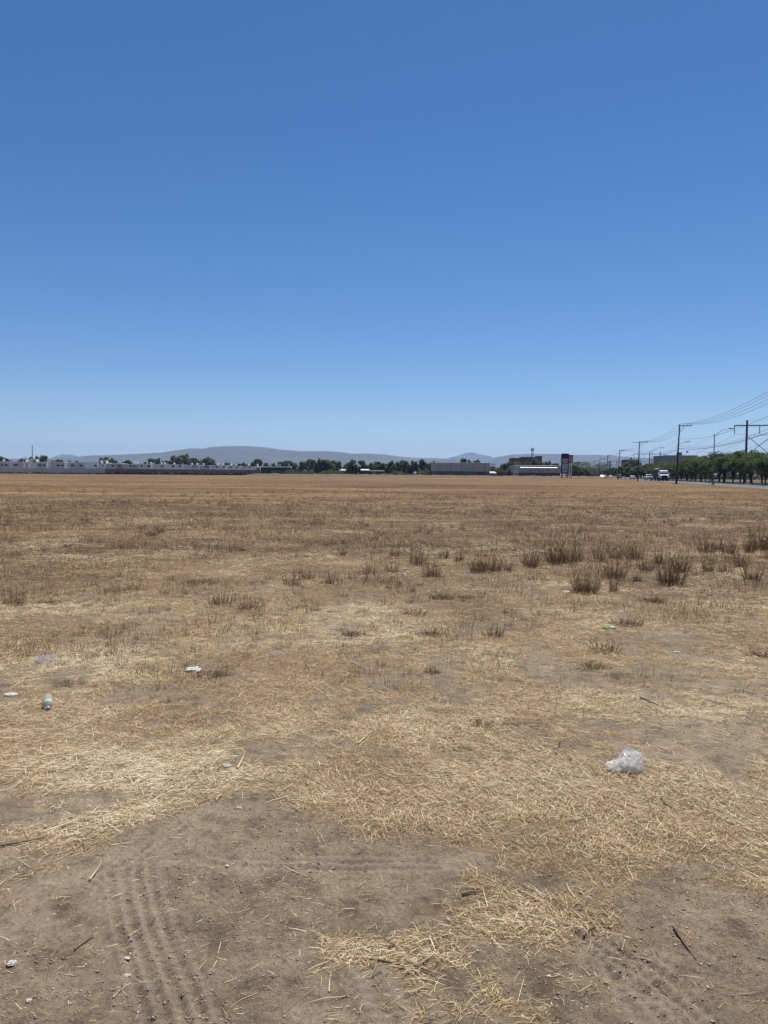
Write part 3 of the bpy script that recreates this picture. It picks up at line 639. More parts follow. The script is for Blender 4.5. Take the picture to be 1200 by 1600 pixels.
def make_proto(nm, seed, n, leaf, m_, lm, zc=.62, zr=.38, **kw):
    V_, t_ = crown_data(seed, n, leaf, m_, zc, zr, .40 if n > 5000 else .30)
    me = np_mesh('crown', V_, np.arange(len(V_)), np.full(len(V_)//4, 4), lm, attrs={'tint': t_})
    tr = limbs(seed, **kw).build('trunk', bark, None, True)
    return me, tr
_used = set()
def place_tree(proto, X, Y, z, rx, h, label, rz=None, group=None, cat='tree', nm='tree', ry=None):
    root = empty(nm, (X, Y, z), random.uniform(0, 6.28) if rz is None else rz); root.scale = (rx, ry or rx, h)
    for part in proto:
        if part.name in _used: c_ = part.copy(); COL.objects.link(c_)
        else: c_ = part; _used.add(part.name)
        c_.parent = root
    return tag(root, label, cat, group)
P_D = [make_proto('t', 100+k, 3600, .085, 26, leaf_d, .53, .47, split=.10) for k in range(3)]
P_O = [make_proto('t', 120+k, 3600, .085, 26, leaf_o, .53, .47, split=.10) for k in range(3)]
P_R = [make_proto('t', 140+k, 15000, .034, 40, leaf_g, .66, .34, split=.19, th=.036, nl=6, top=.82) for k in range(4)]
P_RL = [make_proto('t', 160+k, 1700, .11, 16, leaf_g, .63, .36, split=.16, th=.05, nl=4) for k in range(2)]
# trees behind the houses and along the far edge: (px, half width, top py, distance, d/o)
FAR = [(-60, 12, 712, 520, 'd'), (-30, 10, 714, 520, 'o'), (4, 9, 711.5, 520, 'd'), (14, 6, 714, 530, 'd'), (36, 6, 711, 500, 'o'), (47, 7, 710.3, 500, 'o'), (60, 7, 711, 505, 'o'), (69, 6, 709.3, 500, 'd'), (92, 6, 716, 540, 'o'), (108, 6, 719, 540, 'o'), (121, 4, 720.5, 540, 'd'),
 (163, 6, 712.5, 520, 'o'), (175, 8, 713, 525, 'd'), (200, 6, 714.8, 530, 'o'), (237, 6, 714, 540, 'd'), (247, 7, 715, 545, 'o'), (258, 8, 716.5, 545, 'o'), (280, 13, 706.8, 540, 'o'), (291, 9, 708.5, 550, 'o'), (302, 6, 714, 545, 'd'), (316, 9, 714.5, 560, 'o'), (329, 12, 713.8, 560, 'o'), (354, 6, 722, 560, 'd'), (372, 7, 723, 560, 'o'), (385, 7, 722, 560, 'd'), (401, 8, 714.3, 540, 'o'), (414, 6, 722, 545, 'd'), (428, 6, 722, 545, 'o'), (440, 7, 719.5, 500, 'd'), (450, 7, 719, 500, 'd'),
 (459, 7, 720.3, 450, 'd'), (472, 6, 721, 450, 'd'), (486, 8, 716, 440, 'd'), (499, 9, 716.5, 420, 'o'), (510, 11, 714.5, 420, 'o'), (524, 9, 716, 425, 'o'), (543, 6, 721, 430, 'd'), (550, 8, 718, 425, 'd'), (564, 9, 717.6, 425, 'd'), (583, 9, 720, 420, 'd'), (590, 7, 719.5, 425, 'd'), (601, 8, 720.5, 420, 'o'), (610, 9, 717.5, 415, 'o'), (622, 7, 721, 420, 'd'), (631, 7, 716.5, 415, 'd'), (645, 9, 719, 410, 'o'), (660, 8, 718, 410, 'd'), (669, 6, 722, 400, 'o'), (675, 5, 717.5, 400, 'd'),
 (724, 6, 716.3, 430, 'd'), (734, 5, 716, 430, 'd'), (747, 8, 716, 430, 'o'), (757, 5, 722, 430, 'o'), (782, 8, 728, 420, 'o'), (790, 9, 723, 415, 'o'), (800, 11, 718.5, 410, 'o'), (812, 10, 719, 410, 'o'), (822, 9, 720, 415, 'o'), (834, 8, 719, 420, 'd'), (846, 8, 719.5, 420, 'o'), (858, 8, 718.5, 415, 'o'), (868, 7, 722, 415, 'd'), (779, 9, 733, 400, 'd'), (797, 9, 733, 400, 'o'), (895, 8, 726, 420, 'd'), (905, 8, 727, 430, 'd'), (915, 8, 729, 450, 'o')]
place = lambda k: 'behind the houses' if k < 30 else 'at the far edge of the field' if k < 49 else 'behind the warehouses'
cntd = {}
for k, (px, hw, ty, Y, kd) in enumerate(FAR):
    c_ = at(px, 740, Y); h = at(px, ty, Y).z
    zone = place(k); i_ = cntd.get(zone, 0); cntd[zone] = i_+1
    place_tree((P_D if kd == 'd' else P_O)[k % 3], c_.x, Y, 0, hw*Y/F*(1.42 if k < 30 else 1.3), h*random.uniform(.94, 1.04), ('dark green ' if kd == 'd' else 'dull olive ')+('tall ' if h > 16 else 'low ' if h < 10 else '')+'tree, '+nth(i_)+' '+zone, group='trees '+zone)
# undergrowth below the far trees
def brush(name, x0, x1, Y, h, label, lm=leaf_o, n=9000, dep=6):
    a, b_ = at(x0, 740, Y).x, at(x1, 740, Y).x; X = rng.uniform(a, b_, n); t_ = fbm(X*.12+Y, X*0+2.5, 4); z = rng.random(n)*h*(.35+1.2*smooth(.3, .7, t_)); yy = Y+rng.uniform(-dep/2, dep/2, n)
    P_ = np.stack([X, yy, z], -1); d1 = rng.normal(0, 1, (n, 3)); d1 /= np.linalg.norm(d1, axis=1)[:, None]; d2 = np.cross(d1, rng.normal(0, 1, (n, 3))); d2 /= np.linalg.norm(d2, axis=1)[:, None]
    L = rng.uniform(.2, .5, n)[:, None]; V_ = np.stack([P_-d1*L, P_-d2*L*.6, P_+d1*L, P_+d2*L*.6], 1).reshape(-1, 3)
    tag(np_mesh(name, V_, np.arange(4*n), np.full(n, 4), lm, attrs={'tint': np.repeat(np.clip(.45+(t_-.5)+rng.normal(0, .15, n), 0, 1), 4)}), label, 'undergrowth', kind='stuff')
brush('undergrowth', 430, 690, 396, 3.2, 'dark scrub under the trees at the far edge of the field', leaf_o, 16000, 14)
brush('undergrowth', 766, 806, 392, 4.6, 'scrub filling the gap between the two warehouses', leaf_o, 3500)
brush('undergrowth', 1040, 1330, 330, 5.0, 'scrubby hedge seen between the street tree trunks', leaf_o, 14000, 8)
brush('undergrowth', 886, 950, 560, 7.5, 'far roadside scrub beyond the signs', leaf_o, 8000, 20)
# rows of street trees on the median
rows_ = []
Y = 96.0; k = 0
while Y < 1000:
    st = 8.2 if Y < 260 else 12+Y*.012
    rows_.append((36.0+random.uniform(-.5, .5), Y+random.uniform(-1.2, 1.2), random.uniform(5.6, 7.0)*(1.0 if Y < 260 else 1.0)))
    if Y < 460: rows_.append((40.6+random.uniform(-.5, .5), Y+4+random.uniform(-1.5, 1.5), random.uniform(5.8, 7.3)))
    Y += st
rows_ = [(o_, y_, h) for o_, y_, h in rows_ if 600+F*(o_/y_+SL) < 1290]
for k, (o_, y_, h) in enumerate(rows_):
    X = o_+SL*y_; nm_ = (P_R[k % 4] if y_ < 300 else P_RL[k % 2]); hh = h*random.uniform(.86, 1.1)*(1.0 if y_ > 118 else 1.12)
    if abs(y_-375) < 9 and o_ < 38: hh = 9.6
    row = 'near' if o_ < 38 else 'back'
    place_tree(nm_, X, y_, .1, random.uniform(3.3, 4.8) if y_ < 300 else 4.8, hh, ('feathery green street tree, '+row+' median row, '+nth(sum(1 for q_ in rows_[:k] if (q_[0] < 38) == (o_ < 38))).replace('left', 'right')), group='street trees on the road median', nm='street_tree')
for k, (px, hw, ty, Y_, ) in enumerate([(985, 11, 718, 376), (1008, 13, 724, 315), (950, 9, 730, 520), (962, 8, 731, 470), (1030, 8, 727, 300)]):
    c_ = at(px, 740, Y_); place_tree(P_O[k % 3] if k != 1 else P_RL[0], c_.x+2, Y_, 0, hw*Y_/F, at(px, ty, Y_).z, ['tall brownish olive tree behind the pale red sedan', 'bright green low tree behind the white pickup', 'olive roadside tree far down the road at left', 'olive roadside tree behind the far dark truck', 'small olive tree behind the large truck'][k], nm='roadside_tree')

# ------------------------------------------------------------------ poles, lamps and wires
pole_m = mat('pole_concrete', (.085, .08, .075), .9, noise=.3, nscale=1.5); steel_m = mat('dark_steel', (.06, .055, .055), .6, .3); galv = mat('galvanised_steel', (.16, .16, .165), .5, .6, noise=.2, nscale=3)
ceram = mat('insulator', (.10, .06, .045), .3); wire_m = mat('cable', (.035, .035, .038), .6); lampm = mat('lamp_housing', (.20, .20, .21), .5)
RZ = -math.atan(SL)
def utility_pole(Y, label, lamp=False, first=False):
    X = 21.8+SL*Y; t = empty('utility_pole', (X, Y, 0), RZ)
    b = MB(); b.tube([(0, 0, -.3), (.12, 0, 5.5), (.3, 0, 11.05)], [.19, .15, .11], 10); b.build('pole', pole_m, t, True)
    b = MB(); b.box(-1.6 if Y == 209 else .1, 2.5, -.06, .06, 10.78, 10.92); b.tube([(.2, 0, 9.6), (1.2, 0, 10.78)], .035, 5); b.build('crossarm', galv, t)
    for xx in (.35, .95, 1.7, 2.42)+((-1.5,) if Y == 209 else ()):
        b = MB(); b.lathe([(.02, 0), (.05, .04), (.03, .08), (.06, .12), (.03, .17), (.05, .2), (.02, .26)], (xx, 0, 10.93), 8); b.build('insulator', ceram, t)
    b = MB(); b.box(.06, .2, -.16, .16, 6.55, 6.75); b.box(.08, .2, -.14, .14, 8.4, 8.55); b.build('bracket', galv, t)
    if lamp:
        a = MB(); a.tube([(.15, 0, 7.3), (1.0, 0, 7.75), (1.5, 0, 7.85)], .035, 6); a_ = a.build('lamp_arm', galv, t, True)
        a = MB(); a.prism([(-.12, 7.8), (.12, 7.8), (.09, 7.93), (-.09, 7.93)], 1.45, 2.15); a.build('lamp_head', lampm, a_)
        a = MB(); a.tube([(1.45, -1, 6.05), (1.75, -1.2, 5.85)], .13, 8); a.build('cable_joint', wire_m, t)
        a = MB(); a.tube([(-.1, -.05, .0), (-.75, -.1, -.02)], [.12, .08], 5); a.build('stub', pole_m, t)
    return tag(t, label, 'utility pole', 'concrete utility poles along the near road edge')
UP = ['concrete power pole with lamp arm and dark cable joint, nearest in the frame', 'power pole with long arms just left of the white pickup, second nearest', 'third power pole along the road, above the far cars', 'fourth power pole counted from the nearest along the road', 'fifth power pole counted from the nearest along the road', 'sixth power pole counted from the nearest along the road', 'seventh power pole counted from the nearest, very small', 'eighth power pole counted from the nearest, very small', 'ninth power pole counted from the nearest, tiny']
PY = [139+70*k for k in range(9)]
for k, Yp in enumerate(PY): utility_pole(Yp, UP[k], k == 0)
utility_pole(69, 'concrete power pole just outside the right edge carrying the wires')
def street_lamp(Y, label):
    t = empty('street_lamp', (25.6-.2*(Y > 150)+SL*Y, Y, 0), RZ)
    b = MB(); b.box(-.2, .2, -.2, .2, -.1, .25); b.build('base', kerb_m, t)
    b = MB(); b.tube([(0, 0, .25), (0, 0, 4), (0, 0, 8.55)], [.11, .09, .06], 10); b.build('post', galv, t, True)
    b = MB(); b.tube([(0, 0, 8.1), (.6, 0, 8.75), (1.3, 0, 9.2), (2.3, 0, 9.4)], [.045, .04, .035, .03], 6); a = b.build('arm', galv, t, True)
    b = MB(); b.prism([(-.12, 9.36), (.12, 9.36), (.09, 9.5), (-.09, 9.5)], 2.2, 2.95); b.build('lamp_head', lampm, a)
    return tag(t, label, 'street lamp', 'street lamps along the near road edge')
for k in range(7):
    street_lamp(124+83*k, ['tall grey street lamp standing alone before the trees, nearest', 'street lamp behind the white pickup, second nearest', 'third nearest street lamp beside the dull sedan', 'fourth nearest street lamp, small above the far cars', 'fifth nearest street lamp, far along the road', 'sixth nearest street lamp, far along the road', 'seventh nearest street lamp, barely visible'][k])
def frame_tower(Y, label, extra=True):
    t = empty('transmission_tower', (47.0+SL*Y, Y, 0), RZ)
    for xx in (-2.8, 2.8, 8.4):
        b = MB(); b.tube([(xx, 0, -.3), (xx, 0, 14.8)], [.30, .22], 10); b.build('pole', steel_m, t, True)
    b = MB(); b.box(-5.6, 11.2, -.16, .16, 13.45, 13.7); b.build('crossarm', steel_m, t)
    for xx in (-5.5, 0, 5.6, 11.1):
        b = MB(); pr = []
        for k in range(9): pr += [(.05, -.22*k), (.12, -.22*k-.1)]
        b.lathe(pr[::-1], (xx, 0, 13.45), 8); b.build('insulator_string', ceram, t)
    for a0, a1 in ((-2.8, 2.8), (2.8, 8.4)):
        b = MB(); b.tube([(a0, .1, 11.2), (a1, .1, 6.4)], .07, 5); b.tube([(a0, -.1, 6.4), (a1, -.1, 11.2)], .07, 5); b.build('cross_brace', steel_m, t)
    return tag(t, label, 'power tower', 'steel frame power towers beyond the road')
FT = [-65, 176, 417, 658, 899]
for Yp, lb in ((176, 'dark steel frame tower with crossed braces above trees at right edge'), (417, 'steel frame tower seen above the bright green tree and pickup'), (658, 'small distant frame tower above the far traffic'), (899, 'tiny most distant frame tower on the horizon')):
    frame_tower(Yp, lb)
def wire(Ys, off_, z, sag, label, group, rad=.028, dz0=0):
    pts = []
    for a, b_ in zip(Ys[:-1], Ys[1:]):
        for k in range(14):
            t = k/14; y = a+(b_-a)*t; pts.append((off_+SL*y, y, z-4*sag*t*(1-t)))
    pts.append((off_+SL*Ys[-1], Ys[-1], z))
    b = MB(); rads = [.85*rad*(1+max(0, p[1]-140)/500) for p in pts]; b.tube(pts, rads, 4, False)
    o = b.build('power_line', wire_m); bpy_c = tag(o, label, 'cable', group)
PYY = [-1] + [69] + PY
g1 = 'high wires on the roadside poles'
for k, (xx, lb) in enumerate(((.35, 'high wire nearest the poles on the roadside crossarms'), (.95, 'second high wire out from the roadside poles'), (1.7, 'third high wire out from the roadside poles'), (2.42, 'outermost high wire on the roadside crossarms'))):
    wire(PYY, 21.8+xx, 11.2, 1.1+.1*k, lb, g1, .022)
wire(PYY, 21.95, 8.5, 1.2, 'lone wire midway up the roadside poles', 'lower cables on the roadside poles', .02)
wire(PYY, 22.0, 6.65, 1.0, 'thick sagging telephone cable low on the roadside poles', 'lower cables on the roadside poles', .04)
wire(PYY, 21.98, 7.2, 1.35, 'thin cable just above the thick telephone cable', 'lower cables on the roadside poles', .02)
for xx, lb in ((-5.5, 'left line wire hanging on the steel frame towers'), (0, 'second line wire from left on the steel frame towers'), (5.6, 'third line wire from left on the steel frame towers'), (11.1, 'right line wire on the steel frame towers')):
    wire(FT, 47+xx, 11.5, 4.6, lb, 'wires on the steel frame towers', .026)
wire(FT, 44.2, 14.8, 3.6, 'thin earth wire on the left pole tops of the frame towers', 'wires on the steel frame towers', .016)
def small_pole(px, top, Y, label, arms=1):
    c = at(px, 740, Y); h = at(px, top, Y).z; t = empty('utility_pole', (c.x, Y, 0), RZ)
    b = MB(); b.tube([(0, 0, -.3), (0, 0, h)], [.3, .2], 6); b.build('pole', pole_m, t, True)
    for k in range(arms):
        b = MB(); b.box(-1.7, 1.7, -.1, .1, h-.6-k*1.3, h-.35-k*1.3); b.build('crossarm', galv, t)
    tag(t, label, 'utility pole', 'scattered distant poles')
small_pole(903, 722, 430, 'short distant pole right of the two signs'); small_pole(889.5, 716, 560, 'thin distant pole behind the pink sign'); small_pole(952, 722, 520, 'distant pole with two arms between far poles', 2)
small_pole(1037, 722, 330, 'pole with crossarm right of the large truck'); small_pole(770, 724, 390, 'thin pole between the two warehouses'); small_pole(51, 696, 520, 'thin tall mast behind trees at the far left', 0)
small_pole(823, 721, 372, 'thin short mast behind the low warehouse', 0)

# ------------------------------------------------------------------ houses beyond the field
white_w = mat('white_render', (.88, .88, .86), .85, noise=.15, nscale=.5); cream_w = mat('cream_render', (.80, .77, .71), .85, noise=.15, nscale=.5); grey_w = mat('grey_render', (.60, .59, .57), .9, noise=.2, nscale=.5)
pink_w = mat('pink_render', (.50, .34, .29), .9, noise=.15, nscale=.5); glass_d = mat('window_glass', (.03, .035, .04), .15, spec=.5); frame_m = mat('window_frame', (.30, .30, .30), .5)
tank_w = mat('tank_white', (.75, .75, .73), .5); tank_b = mat('tank_black', (.02, .02, .022), .5); roof_m = mat('roof_screed', (.50, .49, .46), .9, noise=.2, nscale=.6)
HY = 410.0
def house(x0, x1, top, m, wins, label, Y=HY, depth=9, rounded=False, bh=6.3):
    a = at(x0, 738, Y).x; b_ = at(x1, 738, Y).x; zt = at((x0+x1)/2, top, Y).z; t = empty('house', ((a+b_)/2, Y, 0)); W = (b_-a)/2-.02
    b = MB(); b.box(-W, W, 0, depth, -.2, zt-.35); b.build('wall', m, t)
    b = MB(); b.box(-W-.06, W+.06, -.06, .14, zt-.347, zt); b.box(-W-.06, -W+.14, .143, depth+.06, zt-.347, zt); b.box(W-.14, W+.06, .143, depth+.06, zt-.347, zt); b.box(-W+.145, W-.145, depth-.14, depth+.06, zt-.347, zt); b.build('parapet', white_w, t)
    b = MB(); b.box(-W+.2, W-.2, .2, depth-.2, zt-.345, zt-.25); b.build('roof', roof_m, t)
    for wx0, wx1, wy0, wy1 in wins:
        p0, p1 = at(wx0, wy1, Y), at(wx1, wy0, Y); cx = (a+b_)/2
        f = MB(); X0, X1, Z0, Z1 = p0.x-cx, p1.x-cx, p0.z, p1.z
        f.box(X0, X1, -.05, .0, Z1-.07, Z1); f.box(X0, X1, -.05, .0, Z0, Z0+.07); f.box(X0, X0+.07, -.05, 0, Z0+.072, Z1-.072); f.box(X1-.07, X1, -.05, 0, Z0+.072, Z1-.072); f.box((X0+X1)/2-.03, (X0+X1)/2+.03, -.04, 0, Z0+.072, Z1-.072)
        fo = f.build('window', frame_m, t); g_ = MB(); g_.box(X0+.072, X1-.072, -.02, -.001, Z0+.072, Z1-.072); g_.build('pane', glass_d, fo)
    return tag(t, label, 'house', 'flat-roofed houses behind the long wall'), zt
def wn(*xs): return [(a, b_, 725.0+(a*.0076), 728.0+(a*.0076)) for a, b_ in xs]
HS = [(-62, -40, 721, grey_w, wn((-58, -52), (-47, -42))), (-38, -16, 721, grey_w, wn((-35, -29), (-24, -19))), (-14, 0.5, 721, grey_w, wn((-11, -6))),
      (1, 17, 721, grey_w, wn((2, 5.5), (7.5, 12))), (19, 44.8, 721.3, grey_w, wn((21, 28), (36, 42))), (57, 73, 721.5, grey_w, wn((60, 65), (67, 71))), (79.3, 101, 721.8, grey_w, wn((88.5, 94), (96, 100))), (108.3, 131, 722.4, grey_w, wn((111, 116), (124, 129))),
      (131.5, 152, 722.3, white_w, wn((147, 151.5))), (153, 166.5, 723.2, white_w, wn((160, 163))), (167, 182.5, 724, grey_w, wn((174.5, 178))), (183, 191, 724.3, pink_w, wn((185.5, 188.5))), (191.3, 214.8, 725, grey_w, wn((203, 206), (208.5, 211))), (215.2, 236.8, 725, cream_w, wn((220, 223), (230, 234.5))),
      (241, 260, 725.2, cream_w, wn((252, 255))), (262.6, 285, 725.7, white_w, wn((268.5, 272.5), (279, 283))), (287, 311, 726.3, cream_w, wn((300.5, 303.5), (305.5, 307.5))), (312.5, 328, 726.8, grey_w, wn((320.5, 325), (326, 327.5))), (334, 353.5, 727.2, white_w, wn((337, 341), (348, 351.5))), (357.3, 374.8, 728, white_w, wn((358.8, 363), (368, 372.3))), (378.3, 398.5, 728.7, white_w, wn((380.5, 384), (388, 392)))]
colw = {id(grey_w): 'grey', id(white_w): 'white', id(cream_w): 'cream', id(pink_w): 'pinkish'}
for k, (x0, x1, tp, m, wi) in enumerate(HS):
    house(x0, x1, tp, m, wi, colw[id(m)]+' flat-roofed house with '+('one dark window' if len(wi) == 1 else 'two dark windows')+', '+nth(k)+' behind the long wall')
# stair towers and rounded stair wells between the houses
def stair_tower(x0, x1, top, label, m=white_w, rnd=True, Y=HY-.4):
    a, b_ = at(x0, 738, Y).x, at(x1, 738, Y).x; zt = at(x0, top, Y).z; r_ = (b_-a)/2; t = empty('stair_tower', ((a+b_)/2, Y+r_, 0))
    b = MB()
    if rnd: b.lathe([(r_, -.2), (r_, zt-.2)], n=20); b.build('wall', m, t, False); b = MB(); b.lathe([(r_+.06, zt-.198), (r_+.06, zt), (r_-.1, zt+.03)], n=20); b.build('cap', white_w, t)
    else:
        b.box(-r_, r_, -r_, r_+1.5, -.2, zt-.2); b.build('wall', m, t); b = MB(); b.box(-r_-.06, r_+.06, -r_-.06, r_+1.56, zt-.198, zt); b.build('cap', white_w, t)
        b = MB(); b.box(-r_*.5, r_*.5, -r_-.03, -r_-.002, zt-1.9, zt-.7); b.build('opening', glass_d, t)
    tag(t, label, 'stair tower', 'stair towers between the houses')
TW = [(17, 18.8, 721.5, 1), (36.5, 41, 716.8, 0), (45.2, 50.8, 717, 1), (51.2, 56.8, 717.2, 0), (75.2, 79.1, 717, 1), (102, 108, 722.8, 1), (154, 157.8, 719, 0), (162, 166, 719.2, 0), (237.2, 240.7, 723.5, 1), (260.2, 262.4, 724.5, 1), (285.3, 286.8, 724.5, 1), (311.2, 312.4, 724, 1), (328.5, 333.8, 727.2, 1), (353.8, 357, 727, 1), (375, 378, 728, 1), (398.8, 407, 729.5, 0), (399.9, 402.4, 724.8, 0)]
for k, (x0, x1, tp, rd) in enumerate(TW): stair_tower(x0, x1, tp, ('rounded' if rd else 'square')+' pale stair tower, '+nth(k)+' among the stair towers', white_w if k % 3 else cream_w, bool(rd))
def tank(px, Y, base, d, m, label):
    p = at(px, base, Y); t = empty('water_tank', (p.x, Y, p.z)); r_ = d/2
    b = MB(); b.lathe([(r_*.96, 0), (r_, .1), (r_, d*.85), (r_*.75, d*1.02), (r_*.3, d*1.1)], n=14); b.build('tank_body', m, t, True)
    b = MB(); b.lathe([(r_*.3, d*1.102), (r_*.3, d*1.17)], n=10); b.build('lid', m, t); tag(t, label, 'water tank', 'water tanks on the flat roofs')
TK = [(6, 0), (12, 1), (49, 1), (80.6, 1), (157.5, 1), (163.5, 1), (211, 0), (215, 0), (227, 1), (236, 0), (243, 1), (252.5, 0), (257.5, 0), (272.5, 0), (281, 1), (300, 0), (308, 0), (318, 0), (340.5, 0), (349, 0), (361, 0), (369, 0), (374.5, 1), (389, 0)]
for k, (px, bl) in enumerate(TK): tank(px, HY+3.5, 721.3+.0195*px, 1.15 if not bl else 1.35, tank_b if bl else tank_w, ('black' if bl else 'white')+' roof water tank, '+nth(k)+' on the row of houses')
# the long perimeter wall
block_g = mat('wall_grey_block', (.56, .55, .52), .95, noise=.15, nscale=.4); block_b = mat('wall_brown_block', (.23, .20, .17), .95, noise=.3, nscale=.4); earth_b = mat('wall_foot', (.10, .075, .055), .95, noise=.4, nscale=.7); net_g = mat('green_net', (.035, .085, .05), .9, noise=.3, nscale=1)
def wall(x0, x1, top, Y, m, label, name='perimeter_wall', foot=.55, cat='wall', posts=6):
    a, b_ = at(x0, 738, Y).x, at(x1, 738, Y).x; z = at((x0+x1)/2, top, Y).z; t = empty(name, (a, Y, 0)); L = b_-a
    b = MB(); b.box(0, L, 0, .2, foot*.9, z); b.build('wall_face', m, t)
    b = MB(); n = max(2, int(L*1.2)); tops = [foot*(.5+1.0*random.random()) for _ in range(n+1)]
    vs = []; 
    for k in range(n+1): vs += [(L*k/n, -.12, -.1), (L*k/n, -.10, tops[k]), (L*k/n, .3, tops[k]), (L*k/n, .3, -.1)]
    fs = []
    for k in range(n):
        for j_ in range(4): fs.append((k*4+j_, k*4+(j_+1) % 4, k*4+4+(j_+1) % 4, k*4+4+j_))
    b.add(vs, fs); b.build('wall_foot', earth_b, t)
    if posts:
        x_ = 0
        while x_ < L-.3: b = MB(); b.box(x_, x_+.25, -.06, -.001, foot*.9, z+.06); b.build('pilaster', m, t); x_ += posts
    tag(t, label, cat)
wall(-160, 163, 731, 398, block_g, 'long light grey perimeter wall in front of the houses at the left', posts=8)
wall(163.3, 407, 733.4, 400, block_b, 'long dark brown block wall in front of the right-hand houses', posts=9, foot=1.0)
wall(407.3, 423.5, 731.5, 399, net_g, 'dark green netted fence at the end of the block wall', 'netted_fence', .3, 'fence', 3)
wall(424, 450, 735.3, 399, block_b, 'low brownish wall beside the green netted fence', posts=4, foot=.3)
wall(450.5, 468, 735.6, 397, mat('pale_corrugated', (.48, .47, .44), .8, noise=.3, nscale=2), 'short pale panel wall at the right end of the housing', posts=2, foot=.2)
t = empty('netted_building', (at(436, 738, 412).x, 412, 0)); s_ = 412/F
b = MB(); b.box(-28*s_, 17.5*s_, 0, 6, -.2, at(430, 730.4, 412).z); b.build('wall', net_g, t)
b = MB(); b.box(-30*s_, 18*s_, -.15, 6.2, at(430, 730.3, 412).z, at(430, 728.6, 412).z); b.build('roof_band', white_w, t)
for px in (410, 423, 437, 451.5):
    b = MB(); xx = at(px, 738, 412).x-t.location.x; b.box(xx-.25, xx+.25, .2, .7, at(px, 728.7, 412).z, at(px, 724.8, 412).z); b.build('column', white_w, t)
tag(t, 'building wrapped in green net with white roof band and column stubs', 'building')
def shed(x0, x1, top, Y, m, label, roofc=None, rt=.5):
    a, b_ = at(x0, 738, Y).x, at(x1, 738, Y).x; z = at((x0+x1)/2, top, Y).z; t = empty('shed', ((a+b_)/2, Y, 0)); W = (b_-a)/2
    b = MB(); b.box(-W, W, 0, 6, -.1, z-rt); b.build('wall', m, t); b = MB(); b.prism([(-.4, z-rt+.003), (6.4, z-rt+.003), (6.4, z+.6), (-.4, z)], -W-.2, W+.2); b.build('roof', roofc or tank_w, t); tag(t, label, 'shed')
dark_w = mat('shed_wall', (.10, .10, .10), .9)
shed(564, 576, 734.6, 402, dark_w, 'low shed with white roof between two groups of trees'); shed(530, 539, 734.8, 420, dark_w, 'small low shed with white roof in a gap of the trees'); shed(577, 600, 736.2, 404, dark_w, 'long low dark shed under the trees, centre left', dark_w)
shed(765.5, 775, 738.6, 372, mat('shed_grey', (.20, .20, .20), .9), 'small shed with bright roof between the two warehouses', None, .7)

# ------------------------------------------------------------------ warehouses, signs, far buildings
clad = mat('metal_cladding', (.46, .45, .42), .6, .1, noise=.1, nscale=.3); lower1 = mat('lower_wall_grey', (.17, .17, .175), .9, noise=.35, nscale=.5); lower2 = mat('lower_wall_green', (.10, .125, .115), .9, noise=.3, nscale=.5)
def warehouse(x0, x1, top, mid, Y, label, lw, strip_=False, depth=28):
    a, b_ = at(x0, 738, Y).x, at(x1, 738, Y).x; c = (x0+x1)/2; zt, zm = at(c, top, Y).z, at(c, mid, Y).z; t = empty('warehouse', ((a+b_)/2, Y, 0), 0); W = (b_-a)/2
    b = MB(); b.box(-W+.1, W-.1, .1, depth, -.2, zm); b.build('lower_wall', lw, t)
    b = MB(); n = int(2*W/.5)
    for k in range(n):                 # ribbed sheets
        xa = -W+2*W*k/n; xb = -W+2*W*(k+1)/n; b.box(xa, xa+(xb-xa)*.55, -.02, .12, zm-.15, zt-.2); b.box(xa+(xb-xa)*.55+.001, xb-.001, .03, .12, zm-.15, zt-.2)
    b.box(-W, W, .125, depth, zm+.003, zt-.203); b.build('cladding', clad, t)
    b = MB(); b.prism([(-.12, zt-.197), (-.12, zt), (depth/2, zt+.25), (depth+.1, zt), (depth+.1, zt-.197)], -W-.12, W+.12); b.build('roof', clad, t)
    if strip_:
        zs0, zs1 = at(c, 731.0, Y).z, at(c, 729.4, Y).z; n = 9
        for k in range(n):
            xa = -W+.9+(2*W-2.6)*k/n; b = MB(); b.prism([(-1.1, zs0), (-.14, zs0), (-.14, zs1), (-.2, zs1)], xa, xa+(2*W-2.6)/n-.12); b.build('skylight', tank_w, t)
    b = MB(); n = 5
    for k in range(n):
        xa = -W+2*W*(k+.5)/n; b.box(xa-.1, xa+.1, -.06, -.025, 0, zt-.25)
    b.build('downpipe', lower1, t)
    b = MB(); b.box(W*.55, W*.55+3.2, .03, .097, 0, 2.6); b.build('door', glass_d, t)
    return tag(t, label, 'warehouse')
warehouse(678.5, 765.5, 723, 736.1, 366, 'long plain grey metal warehouse left of centre right, darker at its foot', lower1)
warehouse(809.5, 876, 727.4, 738.4, 366, 'low grey warehouse with bright strip under the roof beside the black sign', lower2, True)
t = empty('kiosk', (at(806, 738, 362).x, 362, 0)); b = MB(); b.box(-.95, .95, 0, 2.5, -.1, 3.9); b.build('wall', grey_w, t); b = MB(); b.box(-1.05, 1.05, -.1, 2.6, 3.903, 4.1); b.build('roof', clad, t); b = MB(); b.box(-.3, .5, -.03, -.002, .1, 2.1); b.build('door', glass_d, t)
tag(t, 'narrow grey block attached at the left end of the low warehouse', 'kiosk')
black = mat('sign_black', (.012, .012, .016), .4); panel = mat('sign_panel', (.42, .42, .44), .5); panel2 = mat('sign_panel_pale', (.60, .56, .58), .5); redp = mat('sign_red', (.30, .06, .07), .5); pinkp = mat('sign_pink', (.42, .24, .26), .6, noise=.5, nscale=1.2, col2=(.30, .09, .10))
SY = 346; s_ = SY/F; c = at(882.7, 740, SY); t = empty('pylon_sign', (c.x, SY, 0)); z = lambda py: at(882, py, SY).z
b = MB(); b.box(-5.9*s_, 5.7*s_, 0, .9, z(740), z(708.6)); b.build('sign_box', black, t)
